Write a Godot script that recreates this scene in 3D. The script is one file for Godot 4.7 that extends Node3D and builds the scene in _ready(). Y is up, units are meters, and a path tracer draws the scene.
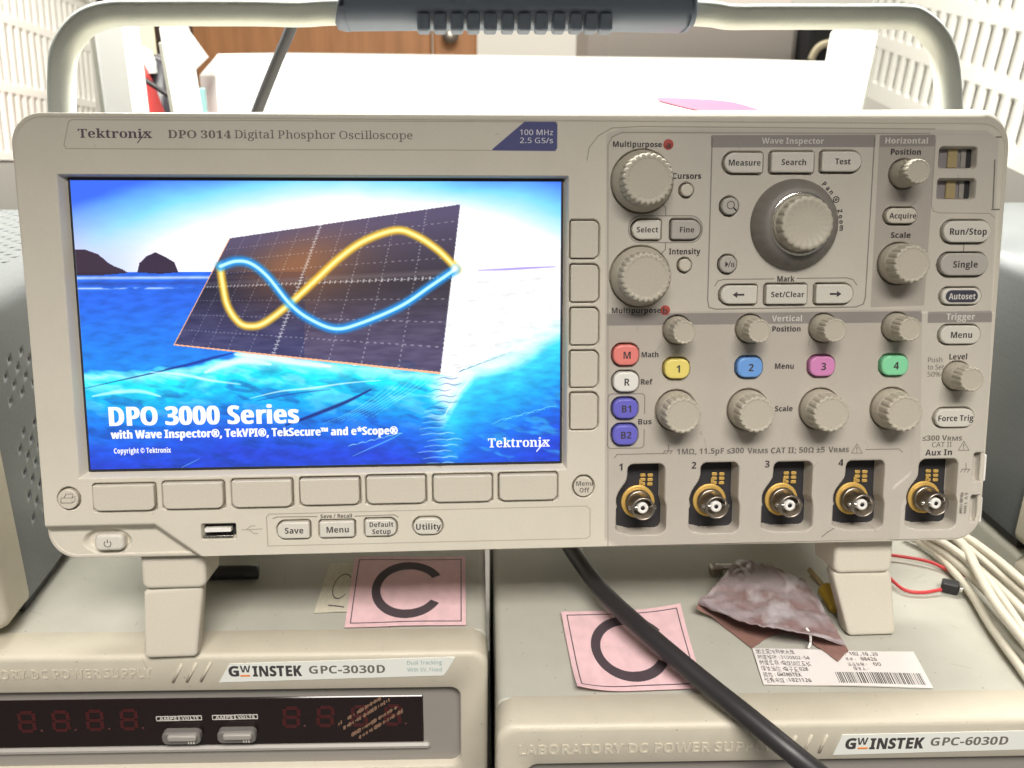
extends Node3D
# ---------------------------------------------------------------- camera model
const FOC := 900.0
var cam_o := Vector3(-0.03265141, 0.25284841, 0.32811677)
var cam_b := Basis(Vector3(0.9976301, 0.01213093, 0.06772762), Vector3(0.01218502, 0.93762768, -0.34742749), Vector3(-0.06771791, 0.34742939, 0.93525777))
const TILT := 12.0
var scope_t: Transform3D
var scope_i: Transform3D
var M := {}
var FS: SystemFont
var FB: SystemFont
var FR: SystemFont
var FRB: SystemFont
var FM: SystemFont
var FX: Font
var used := {}
var scope: Node3D

func ray(px: float, py: float) -> Vector3:
	return cam_b * Vector3((px - 512.0) / FOC, (384.0 - py) / FOC, -1.0)
func wy(px: float, py: float, y: float) -> Vector3:
	var d := ray(px, py)
	return cam_o + d * ((y - cam_o.y) / d.y)
func wz(px: float, py: float, z: float) -> Vector3:
	var d := ray(px, py)
	return cam_o + d * ((z - cam_o.z) / d.z)
func wx(px: float, py: float, x: float) -> Vector3:
	var d := ray(px, py)
	return cam_o + d * ((x - cam_o.x) / d.x)
func F(px: float, py: float, z: float = 0.0) -> Vector3:      # a point of the oscilloscope, on its own plane z
	var o := scope_i * cam_o
	var d := scope_i.basis * ray(px, py)
	return o + d * ((z - o.z) / d.z)
func inplane(t: Transform3D, px: float, py: float, z: float) -> Vector3:
	var i := t.affine_inverse()
	var o := i * cam_o
	var d := i.basis * ray(px, py)
	return o + d * ((z - o.z) / d.z)

# ---------------------------------------------------------------- materials
func lin(r: float, g: float, b: float) -> Color:
	return Color(r, g, b).linear_to_srgb()
func mat(r: float, g: float, b: float, rough := 0.6, metal := 0.0, spec := 0.5) -> StandardMaterial3D:
	var m := StandardMaterial3D.new()
	m.albedo_color = lin(r, g, b)
	m.roughness = rough
	m.metallic = metal
	m.metallic_specular = spec
	return m
func grain(m: StandardMaterial3D, scale: float, strength: float, normal: Texture2D, colour: Texture2D = null) -> StandardMaterial3D:
	m.uv1_triplanar = true
	m.uv1_scale = Vector3.ONE * scale
	if normal:
		m.normal_enabled = true
		m.normal_texture = normal
		m.normal_scale = strength
	if colour:
		m.albedo_texture = colour
	return m
func noise_normal(sd: int, freq: float, size := 512) -> NoiseTexture2D:
	var n := FastNoiseLite.new()
	n.seed = sd
	n.frequency = freq
	n.fractal_octaves = 3
	var t := NoiseTexture2D.new()
	t.width = size
	t.height = size
	t.seamless = true
	t.as_normal_map = true
	t.bump_strength = 1.2
	t.noise = n
	return t
func noise_colour(sd: int, freq: float, lo: float, hi: float, size := 512) -> NoiseTexture2D:
	var n := FastNoiseLite.new()
	n.seed = sd
	n.frequency = freq
	n.fractal_octaves = 5
	var g := Gradient.new()
	g.offsets = PackedFloat32Array([0.2, 0.5, 0.8])
	var mid := (lo + hi) * 0.5
	g.colors = PackedColorArray([Color(lo, lo, lo * 0.985), Color(mid, mid, mid), Color(hi, hi, hi)])
	var t := NoiseTexture2D.new()
	t.width = size
	t.height = size
	t.seamless = true
	t.color_ramp = g
	t.noise = n
	return t
func glow(r: float, g: float, b: float, e: float) -> StandardMaterial3D:
	var m := mat(0.02, 0.02, 0.02, 0.4)
	m.emission_enabled = true
	m.emission = lin(r, g, b)
	m.emission_energy_multiplier = e
	return m
func make_materials() -> void:
	var fine := noise_normal(3, 0.09)
	var speck := noise_colour(5, 0.02, 0.965, 1.0)
	var dirt := noise_colour(8, 0.012, 0.955, 1.0)
	var si := Image.create(512, 512, false, Image.FORMAT_RGB8)
	var sn := FastNoiseLite.new()
	sn.seed = 40
	sn.frequency = 0.02
	var rs := RandomNumberGenerator.new()
	rs.seed = 15
	for y in 512:
		for x in 512:
			var g := 0.965 + sn.get_noise_2d(x, y) * 0.02 + rs.randf() * 0.02
			si.set_pixel(x, y, Color(g, g, g * 0.995))
	for k in 120:
		var g := rs.randf_range(0.55, 0.9)
		si.fill_rect(Rect2i(rs.randi() % 508, rs.randi() % 508, 1 + rs.randi() % 2, 1 + rs.randi() % 2), Color(g, g * 0.97, g * 0.92))
	for k in 14:                                   # short scuffs
		var a := Vector2(rs.randf() * 500, rs.randf() * 500)
		var d := Vector2.from_angle(rs.randf() * TAU)
		for n in 8 + rs.randi() % 22:
			var p := a + d * n
			if p.x > 0 and p.y > 0 and p.x < 511 and p.y < 511:
				si.set_pixel(int(p.x), int(p.y), Color(0.82, 0.81, 0.78))
	var worn := ImageTexture.create_from_image(si)
	M.plastic = grain(mat(0.63, 0.585, 0.495, 0.5), 110.0, 0.05, fine, speck)
	M.key = grain(mat(0.62, 0.575, 0.485, 0.48), 110.0, 0.03, fine, speck)
	M.key_white = grain(mat(0.66, 0.63, 0.56, 0.42), 110.0, 0.02, fine, speck)
	M.key_grey = grain(mat(0.46, 0.435, 0.39, 0.45), 110.0, 0.02, fine, speck)
	M.knob = grain(mat(0.50, 0.46, 0.375, 0.5), 110.0, 0.04, fine, speck)
	M.knob_grey = grain(mat(0.20, 0.185, 0.165, 0.5), 110.0, 0.04, fine, speck)
	M.chrome = mat(0.85, 0.83, 0.78, 0.12, 1.0)
	M.red_key = mat(0.82, 0.24, 0.21, 0.38)
	M.white_key = mat(0.78, 0.77, 0.72, 0.4)
	M.violet_key = mat(0.15, 0.14, 0.58, 0.38)
	M.yellow_key = mat(0.82, 0.69, 0.19, 0.38)
	M.blue_key = mat(0.16, 0.36, 0.76, 0.38)
	M.pink_key = mat(0.66, 0.25, 0.50, 0.38)
	M.green_key = mat(0.24, 0.68, 0.38, 0.38)
	M.ink = mat(0.05, 0.042, 0.045, 0.7)
	M.ink_soft = mat(0.15, 0.135, 0.12, 0.7)
	M.ink_violet = mat(0.10, 0.065, 0.09, 0.7)
	M.ink_pale = mat(0.62, 0.60, 0.55, 0.7)
	M.ink_red = mat(0.42, 0.06, 0.045, 0.6)
	M.ink_white = mat(0.75, 0.75, 0.78, 0.6)
	M.ink_blue = mat(0.045, 0.045, 0.065, 0.5)
	M.black = mat(0.012, 0.012, 0.014, 0.5)
	M.black_soft = mat(0.018, 0.018, 0.02, 0.75)
	M.board = grain(mat(0.022, 0.021, 0.024, 0.6), 60.0, 0.2, fine)
	M.gold = mat(0.72, 0.47, 0.13, 0.42, 0.45)
	M.steel = grain(mat(0.40, 0.36, 0.31, 0.36, 1.0), 110.0, 0.05, fine)
	M.nickel = mat(0.62, 0.60, 0.56, 0.2, 1.0)
	M.ptfe = mat(0.82, 0.80, 0.75, 0.5)
	M.strip_gold = mat(0.42, 0.33, 0.17, 0.4, 0.3)
	M.strip_grey = mat(0.22, 0.20, 0.20, 0.5)
	M.grip = grain(mat(0.15, 0.185, 0.25, 0.5), 90.0, 0.15, fine)
	M.handle = grain(mat(0.72, 0.76, 0.715, 0.5), 110.0, 0.04, fine, speck)
	M.lcd_frame = mat(0.02, 0.02, 0.03, 0.5)
	M.sheet = grain(mat(0.47, 0.465, 0.41, 0.55), 6.0, 0.0, null, worn)
	M.fascia = grain(mat(0.60, 0.555, 0.455, 0.5), 6.0, 0.0, null, worn)
	M.inner = grain(mat(0.29, 0.27, 0.245, 0.55), 110.0, 0.1, fine, speck)
	M.window = mat(0.011, 0.006, 0.006, 0.1)
	M.segment = mat(0.055, 0.009, 0.010, 0.3)
	M.switch = mat(0.34, 0.32, 0.29, 0.45)
	M.switch_grey = mat(0.16, 0.15, 0.14, 0.5)
	M.plate = mat(0.76, 0.78, 0.73, 0.4)
	M.orange = mat(0.75, 0.22, 0.03, 0.6)
	M.teal_ink = mat(0.30, 0.42, 0.42, 0.7)
	M.side_grey = grain(mat(0.175, 0.19, 0.20, 0.42), 60.0, 0.25, fine, dirt)
	M.rubber = grain(mat(0.022, 0.021, 0.022, 0.45), 70.0, 0.2, fine)
	M.cable_black = grain(mat(0.026, 0.024, 0.026, 0.42), 60.0, 0.35, fine)
	M.cable_white = grain(mat(0.68, 0.64, 0.54, 0.45), 90.0, 0.08, fine, speck)
	M.cable_grey = mat(0.085, 0.085, 0.095, 0.5)
	M.red_wire = mat(0.55, 0.04, 0.045, 0.45)
	M.yellow = mat(0.50, 0.33, 0.03, 0.45)
	M.basket = grain(mat(0.80, 0.79, 0.74, 0.45), 20.0, 0.2, fine)
	M.white = grain(mat(0.82, 0.82, 0.80, 0.5), 10.0, 0.1, fine)
	M.bench = grain(mat(0.12, 0.11, 0.10, 0.6), 8.0, 0.3, fine, dirt)
	M.wall = grain(mat(0.74, 0.72, 0.66, 0.9), 4.0, 0.2, fine)
	M.dark_wood = grain(mat(0.05, 0.028, 0.018, 0.5), 8.0, 0.2, fine)
	M.red_bag = mat(0.55, 0.035, 0.035, 0.4)
	M.dark_bag = mat(0.06, 0.06, 0.075, 0.3)
	M.card = mat(0.75, 0.66, 0.46, 0.8)
	M.grey_cloth = grain(mat(0.52, 0.47, 0.43, 0.85), 9.0, 1.0, noise_normal(21, 0.02))
	M.magenta = mat(0.36, 0.10, 0.19, 0.4)
	M.teal = mat(0.25, 0.45, 0.46, 0.5)
	var wn := FastNoiseLite.new()
	wn.seed = 11
	wn.frequency = 0.012
	wn.fractal_octaves = 4
	var wi := Image.create(256, 256, false, Image.FORMAT_RGB8)
	for y in 256:
		for x in 256:
			var v := wn.get_noise_2d(x * 6.0, y * 0.5) * 0.5 + 0.5
			wi.set_pixel(x, y, lin(0.30 + v * 0.18, 0.13 + v * 0.09, 0.045 + v * 0.04))
	M.wood = mat(1, 1, 1, 0.5)
	M.wood.albedo_texture = ImageTexture.create_from_image(wi)
	M.wood.uv1_triplanar = true
	M.wood.uv1_scale = Vector3.ONE * 2.0

# ---------------------------------------------------------------- node helpers
func numbered(called: String) -> String:
	var n: int = used.get(called, 0)
	used[called] = n + 1
	return called if n == 0 else "%s_%03d" % [called, n]
func tag(o: Node3D, label: String, category: String, group := "") -> Node3D:
	o.set_meta("label", label)
	o.set_meta("category", category)
	if group:
		o.set_meta("group", group)
	return o
func thing(called: String, label: String, category: String, t := Transform3D(), group := "") -> Node3D:
	var o := Node3D.new()
	o.name = numbered(called)
	add_child(o)
	o.transform = t
	return tag(o, label, category, group)
func obj(called: String, mesh: Mesh, m: Material, parent: Node, at := Vector3.ZERO) -> MeshInstance3D:
	var o := MeshInstance3D.new()
	o.name = called if parent != self else numbered(called)
	o.mesh = mesh
	o.material_override = m
	parent.add_child(o, true)
	o.position = at
	return o
func structure(called: String, mesh: Mesh, m: Material, at := Vector3.ZERO) -> MeshInstance3D:
	var o := obj(called, mesh, m, self, at)
	o.set_meta("kind", "structure")
	return o

# ---------------------------------------------------------------- mesh helpers
func tri(st: SurfaceTool, a: Vector3, b: Vector3, c: Vector3) -> void:
	st.add_vertex(a)
	st.add_vertex(b)
	st.add_vertex(c)
func begin() -> SurfaceTool:
	var st := SurfaceTool.new()
	st.begin(Mesh.PRIMITIVE_TRIANGLES)
	st.set_smooth_group(0)
	return st
func done(st: SurfaceTool) -> ArrayMesh:
	st.generate_normals()
	st.index()
	return st.commit()
func loops(st: SurfaceTool, ls: Array, cap_last := true, cap_first := false) -> void:   # rings that run counter-clockwise seen from the last one
	for k in ls.size() - 1:
		var a: PackedVector3Array = ls[k]
		var b: PackedVector3Array = ls[k + 1]
		for i in a.size():
			var j := (i + 1) % a.size()
			tri(st, a[i], b[i], b[j])
			tri(st, a[i], b[j], a[j])
	if cap_last:
		cap(st, ls[-1], false)
	if cap_first:
		cap(st, ls[0], true)
func cap(st: SurfaceTool, l: PackedVector3Array, flip: bool) -> void:
	var c := Vector3.ZERO
	for p in l:
		c += p / l.size()
	for i in l.size():
		var j := (i + 1) % l.size()
		if flip:
			tri(st, c, l[i], l[j])
		else:
			tri(st, c, l[j], l[i])
func rr(cx: float, cy: float, hx: float, hy: float, radii: Array, n := 6) -> PackedVector2Array:   # counter-clockwise; radii TR, TL, BL, BR
	var out := PackedVector2Array()
	var sx := [1, -1, -1, 1]
	var sy := [1, 1, -1, -1]
	for q in 4:
		var r: float = clampf(radii[q], 0.00002, minf(hx, hy) * 0.9999)
		for k in n + 1:
			var an := PI * 0.5 * q + PI * 0.5 * k / n
			out.append(Vector2(cx + sx[q] * (hx - r) + r * cos(an), cy + sy[q] * (hy - r) + r * sin(an)))
	return out
func lift(p: PackedVector2Array, z: float) -> PackedVector3Array:
	var o := PackedVector3Array()
	for v in p:
		o.append(Vector3(v.x, v.y, z))
	return o
func rr_solid(cx: float, cy: float, hx: float, hy: float, radii: Array, z0: float, z1: float, bevel: float, n := 6) -> ArrayMesh:
	var st := begin()
	var ls := []
	var inset := func(d: float) -> PackedVector2Array:
		var r := []
		for v in radii:
			r.append(maxf(v - d, 0.00002))
		return rr(cx, cy, hx - d, hy - d, r, n)
	ls.append(lift(inset.call(0.0), z0))
	ls.append(lift(inset.call(0.0), z1 - bevel * 1.05))
	for k in 5:
		var an := PI * 0.5 * k / 4.0
		ls.append(lift(inset.call(bevel * (1.0 - cos(an))), z1 - bevel * (1.0 - sin(an))))
	ls.append(lift(inset.call(bevel * 1.15), z1))
	loops(st, ls)
	return done(st)
func box(lo: Vector3, hi: Vector3, b := 0.001) -> ArrayMesh:       # a box with chamfered edges
	var st := begin()
	st.set_smooth_group(-1)
	var c := (lo + hi) * 0.5
	var h := (hi - lo) * 0.5
	b = minf(b, minf(h.x, minf(h.y, h.z)) * 0.9)
	var ls := []
	for q in [[-h.z, b], [-h.z + b, 0.0], [h.z - b, 0.0], [h.z, b]]:
		var d: float = q[1]
		ls.append(PackedVector3Array([c + Vector3(h.x - d, h.y - b - d * 0, q[0]), c + Vector3(h.x - b, h.y - d, q[0]), c + Vector3(-h.x + b, h.y - d, q[0]), c + Vector3(-h.x + d, h.y - b, q[0]), c + Vector3(-h.x + d, -h.y + b, q[0]), c + Vector3(-h.x + b, -h.y + d, q[0]), c + Vector3(h.x - b, -h.y + d, q[0]), c + Vector3(h.x - d, -h.y + b, q[0])]))
	loops(st, ls, true, true)
	return done(st)
func lathe(prof: Array, n := 40, flutes := 0, depth := 0.0, from_z := -1.0, to_z := 99.0) -> ArrayMesh:   # profile of (radius, z), z rising
	var st := begin()
	var ls := []
	for q in prof:
		var l := PackedVector3Array()
		for i in n:
			var an := TAU * i / n
			var r: float = q[0]
			if flutes > 0 and q[1] > from_z and q[1] < to_z:
				r -= depth * pow(0.5 + 0.5 * cos(an * flutes), 3.0)
			l.append(Vector3(r * cos(an), r * sin(an), q[1]))
		ls.append(l)
	loops(st, ls)
	return done(st)
func smooth_path(pts: Array, per := 8) -> PackedVector3Array:
	var out := PackedVector3Array()
	for i in pts.size() - 1:
		var a: Vector3 = pts[maxi(i - 1, 0)]
		var b: Vector3 = pts[i]
		var c: Vector3 = pts[i + 1]
		var d: Vector3 = pts[mini(i + 2, pts.size() - 1)]
		for k in per:
			var t := float(k) / per
			out.append(0.5 * (2.0 * b + (c - a) * t + (2.0 * a - 5.0 * b + 4.0 * c - d) * t * t + (3.0 * b - a - 3.0 * c + d) * t * t * t))
	out.append(pts[-1])
	return out
func sweep(path: PackedVector3Array, prof: Callable, up := Vector3.UP) -> ArrayMesh:     # prof(t) gives the ring at t as Vector2s (side, up)
	var st := begin()
	var ls := []
	for i in path.size():
		var d := (path[mini(i + 1, path.size() - 1)] - path[maxi(i - 1, 0)]).normalized()
		var s := d.cross(up).normalized()
		var u := s.cross(d).normalized()
		var l := PackedVector3Array()
		for p in prof.call(float(i) / (path.size() - 1)):
			l.append(path[i] + s * p.x + u * p.y)
		l.reverse()
		ls.append(l)
	loops(st, ls, false)
	cap(st, ls[-1], false)
	cap(st, ls[0], true)
	return done(st)
func ring2(r: float, n := 14) -> PackedVector2Array:
	var o := PackedVector2Array()
	for i in n:
		o.append(Vector2(r * cos(TAU * i / n), r * sin(TAU * i / n)))
	return o
func tube(pts: Array, r: float, n := 14, per := 8, up := Vector3.UP) -> ArrayMesh:
	var ringp := ring2(r, n)
	return sweep(smooth_path(pts, per), func(_t): return ringp, up)
func sheet(fn: Callable, nu: int, nv: int, thick := 0.0002) -> ArrayMesh:     # fn(u, v) -> point; top with uv, underside and rim
	var st := SurfaceTool.new()
	st.begin(Mesh.PRIMITIVE_TRIANGLES)
	var p := []
	for j in nv + 1:
		for i in nu + 1:
			p.append(fn.call(float(i) / nu, float(j) / nv))
	var nrm := []
	for j in nv + 1:
		for i in nu + 1:
			var du: Vector3 = p[j * (nu + 1) + mini(i + 1, nu)] - p[j * (nu + 1) + maxi(i - 1, 0)]
			var dv: Vector3 = p[mini(j + 1, nv) * (nu + 1) + i] - p[maxi(j - 1, 0) * (nu + 1) + i]
			nrm.append(dv.cross(du).normalized())
	for side in 2:
		for j in nv:
			for i in nu:
				var q := [j * (nu + 1) + i, j * (nu + 1) + i + 1, (j + 1) * (nu + 1) + i + 1, (j + 1) * (nu + 1) + i]
				for k in ([0, 1, 2, 0, 2, 3] if side == 0 else [0, 2, 1, 0, 3, 2]):
					var id: int = q[k]
					st.set_normal(nrm[id] if side == 0 else -nrm[id])
					st.set_uv(Vector2(float(id % (nu + 1)) / nu, float(id / (nu + 1)) / nv))
					st.add_vertex(p[id] - (Vector3.ZERO if side == 0 else nrm[id] * thick))
	var rim := []
	for i in nu: rim.append(i)
	for j in nv: rim.append(j * (nu + 1) + nu)
	for i in nu: rim.append(nv * (nu + 1) + nu - i)
	for j in nv: rim.append((nv - j) * (nu + 1))
	for k in rim.size():
		var a: int = rim[k]
		var b: int = rim[(k + 1) % rim.size()]
		var n: Vector3 = (p[b] - p[a]).cross(nrm[a]).normalized()
		for c in [p[a], p[a] - nrm[a] * thick, p[b] - nrm[b] * thick, p[a], p[b] - nrm[b] * thick, p[b]]:
			st.set_normal(-n)
			st.set_uv(Vector2(0.01, 0.01))
			st.add_vertex(c)
	st.index()
	return st.commit()
func sd_rr(x: float, y: float, cx: float, cy: float, hx: float, hy: float, r: float) -> float:
	var qx := absf(x - cx) - hx + r
	var qy := absf(y - cy) - hy + r
	return sqrt(maxf(qx, 0.0) ** 2 + maxf(qy, 0.0) ** 2) + minf(maxf(qx, qy), 0.0) - r

# ---------------------------------------------------------------- lettering
var capref := {}
func font(called: String, weight := 400) -> SystemFont:
	var f := SystemFont.new()
	f.font_names = PackedStringArray([called])
	f.font_weight = weight
	return f
func text_mesh(s: String, f: Font, depth: float) -> TextMesh:
	var m := TextMesh.new()
	m.text = s
	m.font = f
	m.font_size = 40
	m.pixel_size = 0.001
	m.depth = depth
	m.curve_step = 1.0
	return m
func letters(parent: Node, s: String, centre: Vector3, width: float, cap_h: float, m: Material, f: Font = null, turn := 0.0, depth := 0.00006, tf := Basis()) -> MeshInstance3D:
	if f == null:
		f = FB
	if not capref.has(f):
		var hm := text_mesh("H", f, 0.001)
		capref[f] = hm.get_aabb()
	var ca: AABB = capref[f]
	var sy: float = cap_h / ca.size.y
	var tm := text_mesh(s, f, 1.0)
	tm.depth = 0.02
	var bb := tm.get_aabb()
	var sx := sy if width <= 0.0 else width / bb.size.x
	var o := MeshInstance3D.new()
	o.name = "lettering"
	o.mesh = tm
	o.material_override = m
	parent.add_child(o, true)
	var b := tf * Basis(Vector3(0, 0, 1), turn) * Basis(Vector3(sx, 0, 0), Vector3(0, sy, 0), Vector3(0, 0, depth / 0.02))
	var mid := Vector3(bb.position.x + bb.size.x * 0.5, ca.position.y + ca.size.y * 0.5, 0)
	o.transform = Transform3D(b, centre - b * mid)
	return o
func ftext(s: String, x0: float, x1: float, y: float, cap_px: float, m: Material, f: Font = null, parent: Node = null, z := 0.00005, off := Vector3.ZERO) -> void:   # lettering on the front panel between two pixels
	var a := F(x0, y, z)
	var b := F(x1, y, z)
	var c := F((x0 + x1) * 0.5, y, z)
	letters(parent if parent else scope, s, c - off, b.x - a.x, F(x0, y - cap_px, z).y - a.y, m, f)

# ---------------------------------------------------------------- front panel relief and print
const HS := 0.0004
const HX0 := -0.2024
const HY0 := 0.0494
const HNX := 1013
const HNY := 458
var hf := PackedFloat32Array()
const TX := 5000.0
const TX0 := -0.204
const TY1 := 0.2345
var print_img: Image
func stamp(x0: float, x1: float, y0: float, y1: float, fn: Callable) -> void:
	for j in range(maxi(0, int((y0 - HY0) / HS)), mini(HNY, int((y1 - HY0) / HS) + 2)):
		for i in range(maxi(0, int((x0 - HX0) / HS)), mini(HNX, int((x1 - HX0) / HS) + 2)):
			var k := j * HNX + i
			hf[k] = fn.call(HX0 + i * HS, HY0 + j * HS, hf[k])
func pit2(c: Vector3, hx: float, hy: float, rl: float, rrt: float, depth: float) -> void:
	stamp(c.x - hx - 0.001, c.x + hx + 0.001, c.y - hy - 0.001, c.y + hy + 0.001, func(x, y, h):
		var d := sd_rr(x, y, c.x, c.y, hx, hy, minf(rl if x < c.x else rrt, minf(hx, hy)))
		return lerpf(h, h - depth, clampf(0.5 - d / 0.0004, 0.0, 1.0)))
func pit(c: Vector3, hx: float, hy: float, r: float, depth: float, ramp := 0.0004) -> void:
	stamp(c.x - hx - 0.001, c.x + hx + 0.001, c.y - hy - 0.001, c.y + hy + 0.001, func(x, y, h):
		var d := sd_rr(x, y, c.x, c.y, hx, hy, r)
		return lerpf(h, h - depth, clampf(0.5 - d / ramp, 0.0, 1.0)))
func paint(x0: float, x1: float, y0: float, y1: float, sd: Callable, c: Color) -> void:
	for j in range(maxi(0, int((TY1 - y1) * TX) - 1), mini(print_img.get_height(), int((TY1 - y0) * TX) + 2)):
		for i in range(maxi(0, int((x0 - TX0) * TX) - 1), mini(print_img.get_width(), int((x1 - TX0) * TX) + 2)):
			var d: float = sd.call(TX0 + (i + 0.5) / TX, TY1 - (j + 0.5) / TX)
			var a := clampf(0.5 - d * TX, 0.0, 1.0) * c.a
			if a > 0.0:
				var o := print_img.get_pixel(i, j)
				print_img.set_pixel(i, j, Color(lerpf(o.r, c.r, a), lerpf(o.g, c.g, a), lerpf(o.b, c.b, a)))
func pline(pts: Array, w: float, c: Color) -> void:
	for k in pts.size() - 1:
		var a := Vector2(pts[k].x, pts[k].y)
		var b := Vector2(pts[k + 1].x, pts[k + 1].y)
		var g := w
		paint(minf(a.x, b.x) - g, maxf(a.x, b.x) + g, minf(a.y, b.y) - g, maxf(a.y, b.y) + g, func(x, y):
			var p := Vector2(x, y)
			var ab := b - a
			var t := clampf((p - a).dot(ab) / maxf(ab.length_squared(), 1e-12), 0.0, 1.0)
			return p.distance_to(a + ab * t) - w * 0.5, c)
func pl(px: Array, w: float, c: Color) -> void:       # a printed line through pixels x, y, x, y ...
	var p := []
	for k in px.size() / 2:
		p.append(F(px[k * 2], px[k * 2 + 1]))
	pline(p, w, c)
func ppoly(px: Array, c: Color, grow := 0.0) -> void:        # a printed polygon through pixels
	var poly := PackedVector2Array()
	var lo := Vector2(9, 9)
	var hi := Vector2(-9, -9)
	for k in px.size() / 2:
		var q := F(px[k * 2], px[k * 2 + 1])
		poly.append(Vector2(q.x, q.y))
		lo = lo.min(poly[-1])
		hi = hi.max(poly[-1])
	var n := poly.size()
	paint(lo.x - 0.0005 - grow, hi.x + 0.0005 + grow, lo.y - 0.0005 - grow, hi.y + 0.0005 + grow, func(x, y):
		var p := Vector2(x, y)
		var d := 9.0
		var inside := false
		for i in n:
			var a := poly[i]
			var b := poly[(i + 1) % n]
			var ab := b - a
			var t := clampf((p - a).dot(ab) / maxf(ab.length_squared(), 1e-12), 0.0, 1.0)
			d = minf(d, p.distance_to(a + ab * t))
			if (a.y > p.y) != (b.y > p.y) and p.x < (b.x - a.x) * (p.y - a.y) / (b.y - a.y) + a.x:
				inside = not inside
		return (-d if inside else d) - grow, c)
func prr(x0: float, y0: float, x1: float, y1: float, r: float, c: Color, line := 0.0) -> void:    # printed rounded rectangle, or its outline
	var a := F((x0 + x1) * 0.5, (y0 + y1) * 0.5)
	var hx := (F(x1, (y0 + y1) * 0.5).x - F(x0, (y0 + y1) * 0.5).x) * 0.5
	var hy := (F((x0 + x1) * 0.5, y0).y - F((x0 + x1) * 0.5, y1).y) * 0.5
	paint(a.x - hx - 0.001, a.x + hx + 0.001, a.y - hy - 0.001, a.y + hy + 0.001, func(x, y):
		var d := sd_rr(x, y, a.x, a.y, hx, hy, r)
		return d if line == 0.0 else absf(d) - line * 0.5, c)

# ---------------------------------------------------------------- oscilloscope pieces
func key(x0: float, y0: float, x1: float, y1: float, rl: float, rrt: float, m: Material, h := 0.0016, text := "", cap_px := 5.0, ink: Material = null, called := "button", bevel := 0.0006, bottom := -1.0) -> MeshInstance3D:
	x0 += 1.7 * h / 0.0018
	y0 += 0.9
	var ym := (y0 + y1) * 0.5
	var xm := (x0 + x1) * 0.5
	var c := F(xm, ym, h)
	var hx := (F(x1, ym, h).x - F(x0, ym, h).x) * 0.5
	var hy := (F(xm, y0, h).y - F(xm, y1, h).y) * 0.5
	var rb_l := rl if bottom < 0.0 else bottom
	var rb_r := rrt if bottom < 0.0 else bottom
	pit2(c, hx + 0.00042, hy + 0.00042, rl + 0.0004, rrt + 0.0004, 0.0030)
	c.z = 0.0
	var o := obj(called, rr_solid(0, 0, hx, hy, [rrt, rl, rb_l, rb_r], -0.0034, h, bevel), m, scope, c)
	if text:
		var lines := text.split("\n")
		for k in lines.size():
			var mid := F(xm + 0.8, ym + (k - (lines.size() - 1) * 0.5) * cap_px * 1.45, h + 0.00005) - c
			var ch := (F(xm, ym - cap_px, h).y - F(xm, ym, h).y)
			var t := letters(o, lines[k], mid, 0.0, ch, ink if ink else M.ink)
			var bb := (t.mesh as TextMesh).get_aabb()
			var wide: float = bb.size.x * t.transform.basis.x.length()
			if wide > hx * 1.8:
				var q: float = hx * 1.8 / wide
				t.transform = Transform3D(t.transform.basis * Basis.from_scale(Vector3(q, 1, 1)), Vector3(mid.x + (t.transform.origin.x - mid.x) * q, t.transform.origin.y, t.transform.origin.z))
	return o
func knob(bx: float, by: float, r_px: float, cap_px: float, h: float, m: Material, flutes: int) -> Node3D:
	var c := F(bx, by, 0.0)
	var r := F(bx + r_px, by, 0.0).x - c.x
	pit(c, r + 0.00035, r + 0.00035, r + 0.00035, 0.0020, 0.0004)
	var rc := (F(bx + cap_px, by, h).x - F(bx, by, h).x)
	var o := obj("knob", lathe([[r * 0.98, -0.0022], [r, 0.0004], [r, h * 0.10], [r * 0.985, h * 0.14], [rc * 1.06, h * 0.40], [rc * 1.04, h * 0.44]], 96, 3, 0.0, 0, 1), m, scope, c)
	obj("cap", lathe([[rc * 1.03, h * 0.42], [rc * 1.025, h * 0.5], [rc * 1.0, h * 0.9], [rc * 0.985, h * 0.955], [rc * 0.95, h * 0.99], [rc * 0.90, h], [rc * 0.80, h], [rc * 0.785, h * 0.985], [rc * 0.77, h * 0.985], [rc * 0.3, h * 0.985]], 192, flutes, rc * 0.06, h * 0.45, h * 0.993), m, o)
	return o
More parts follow.
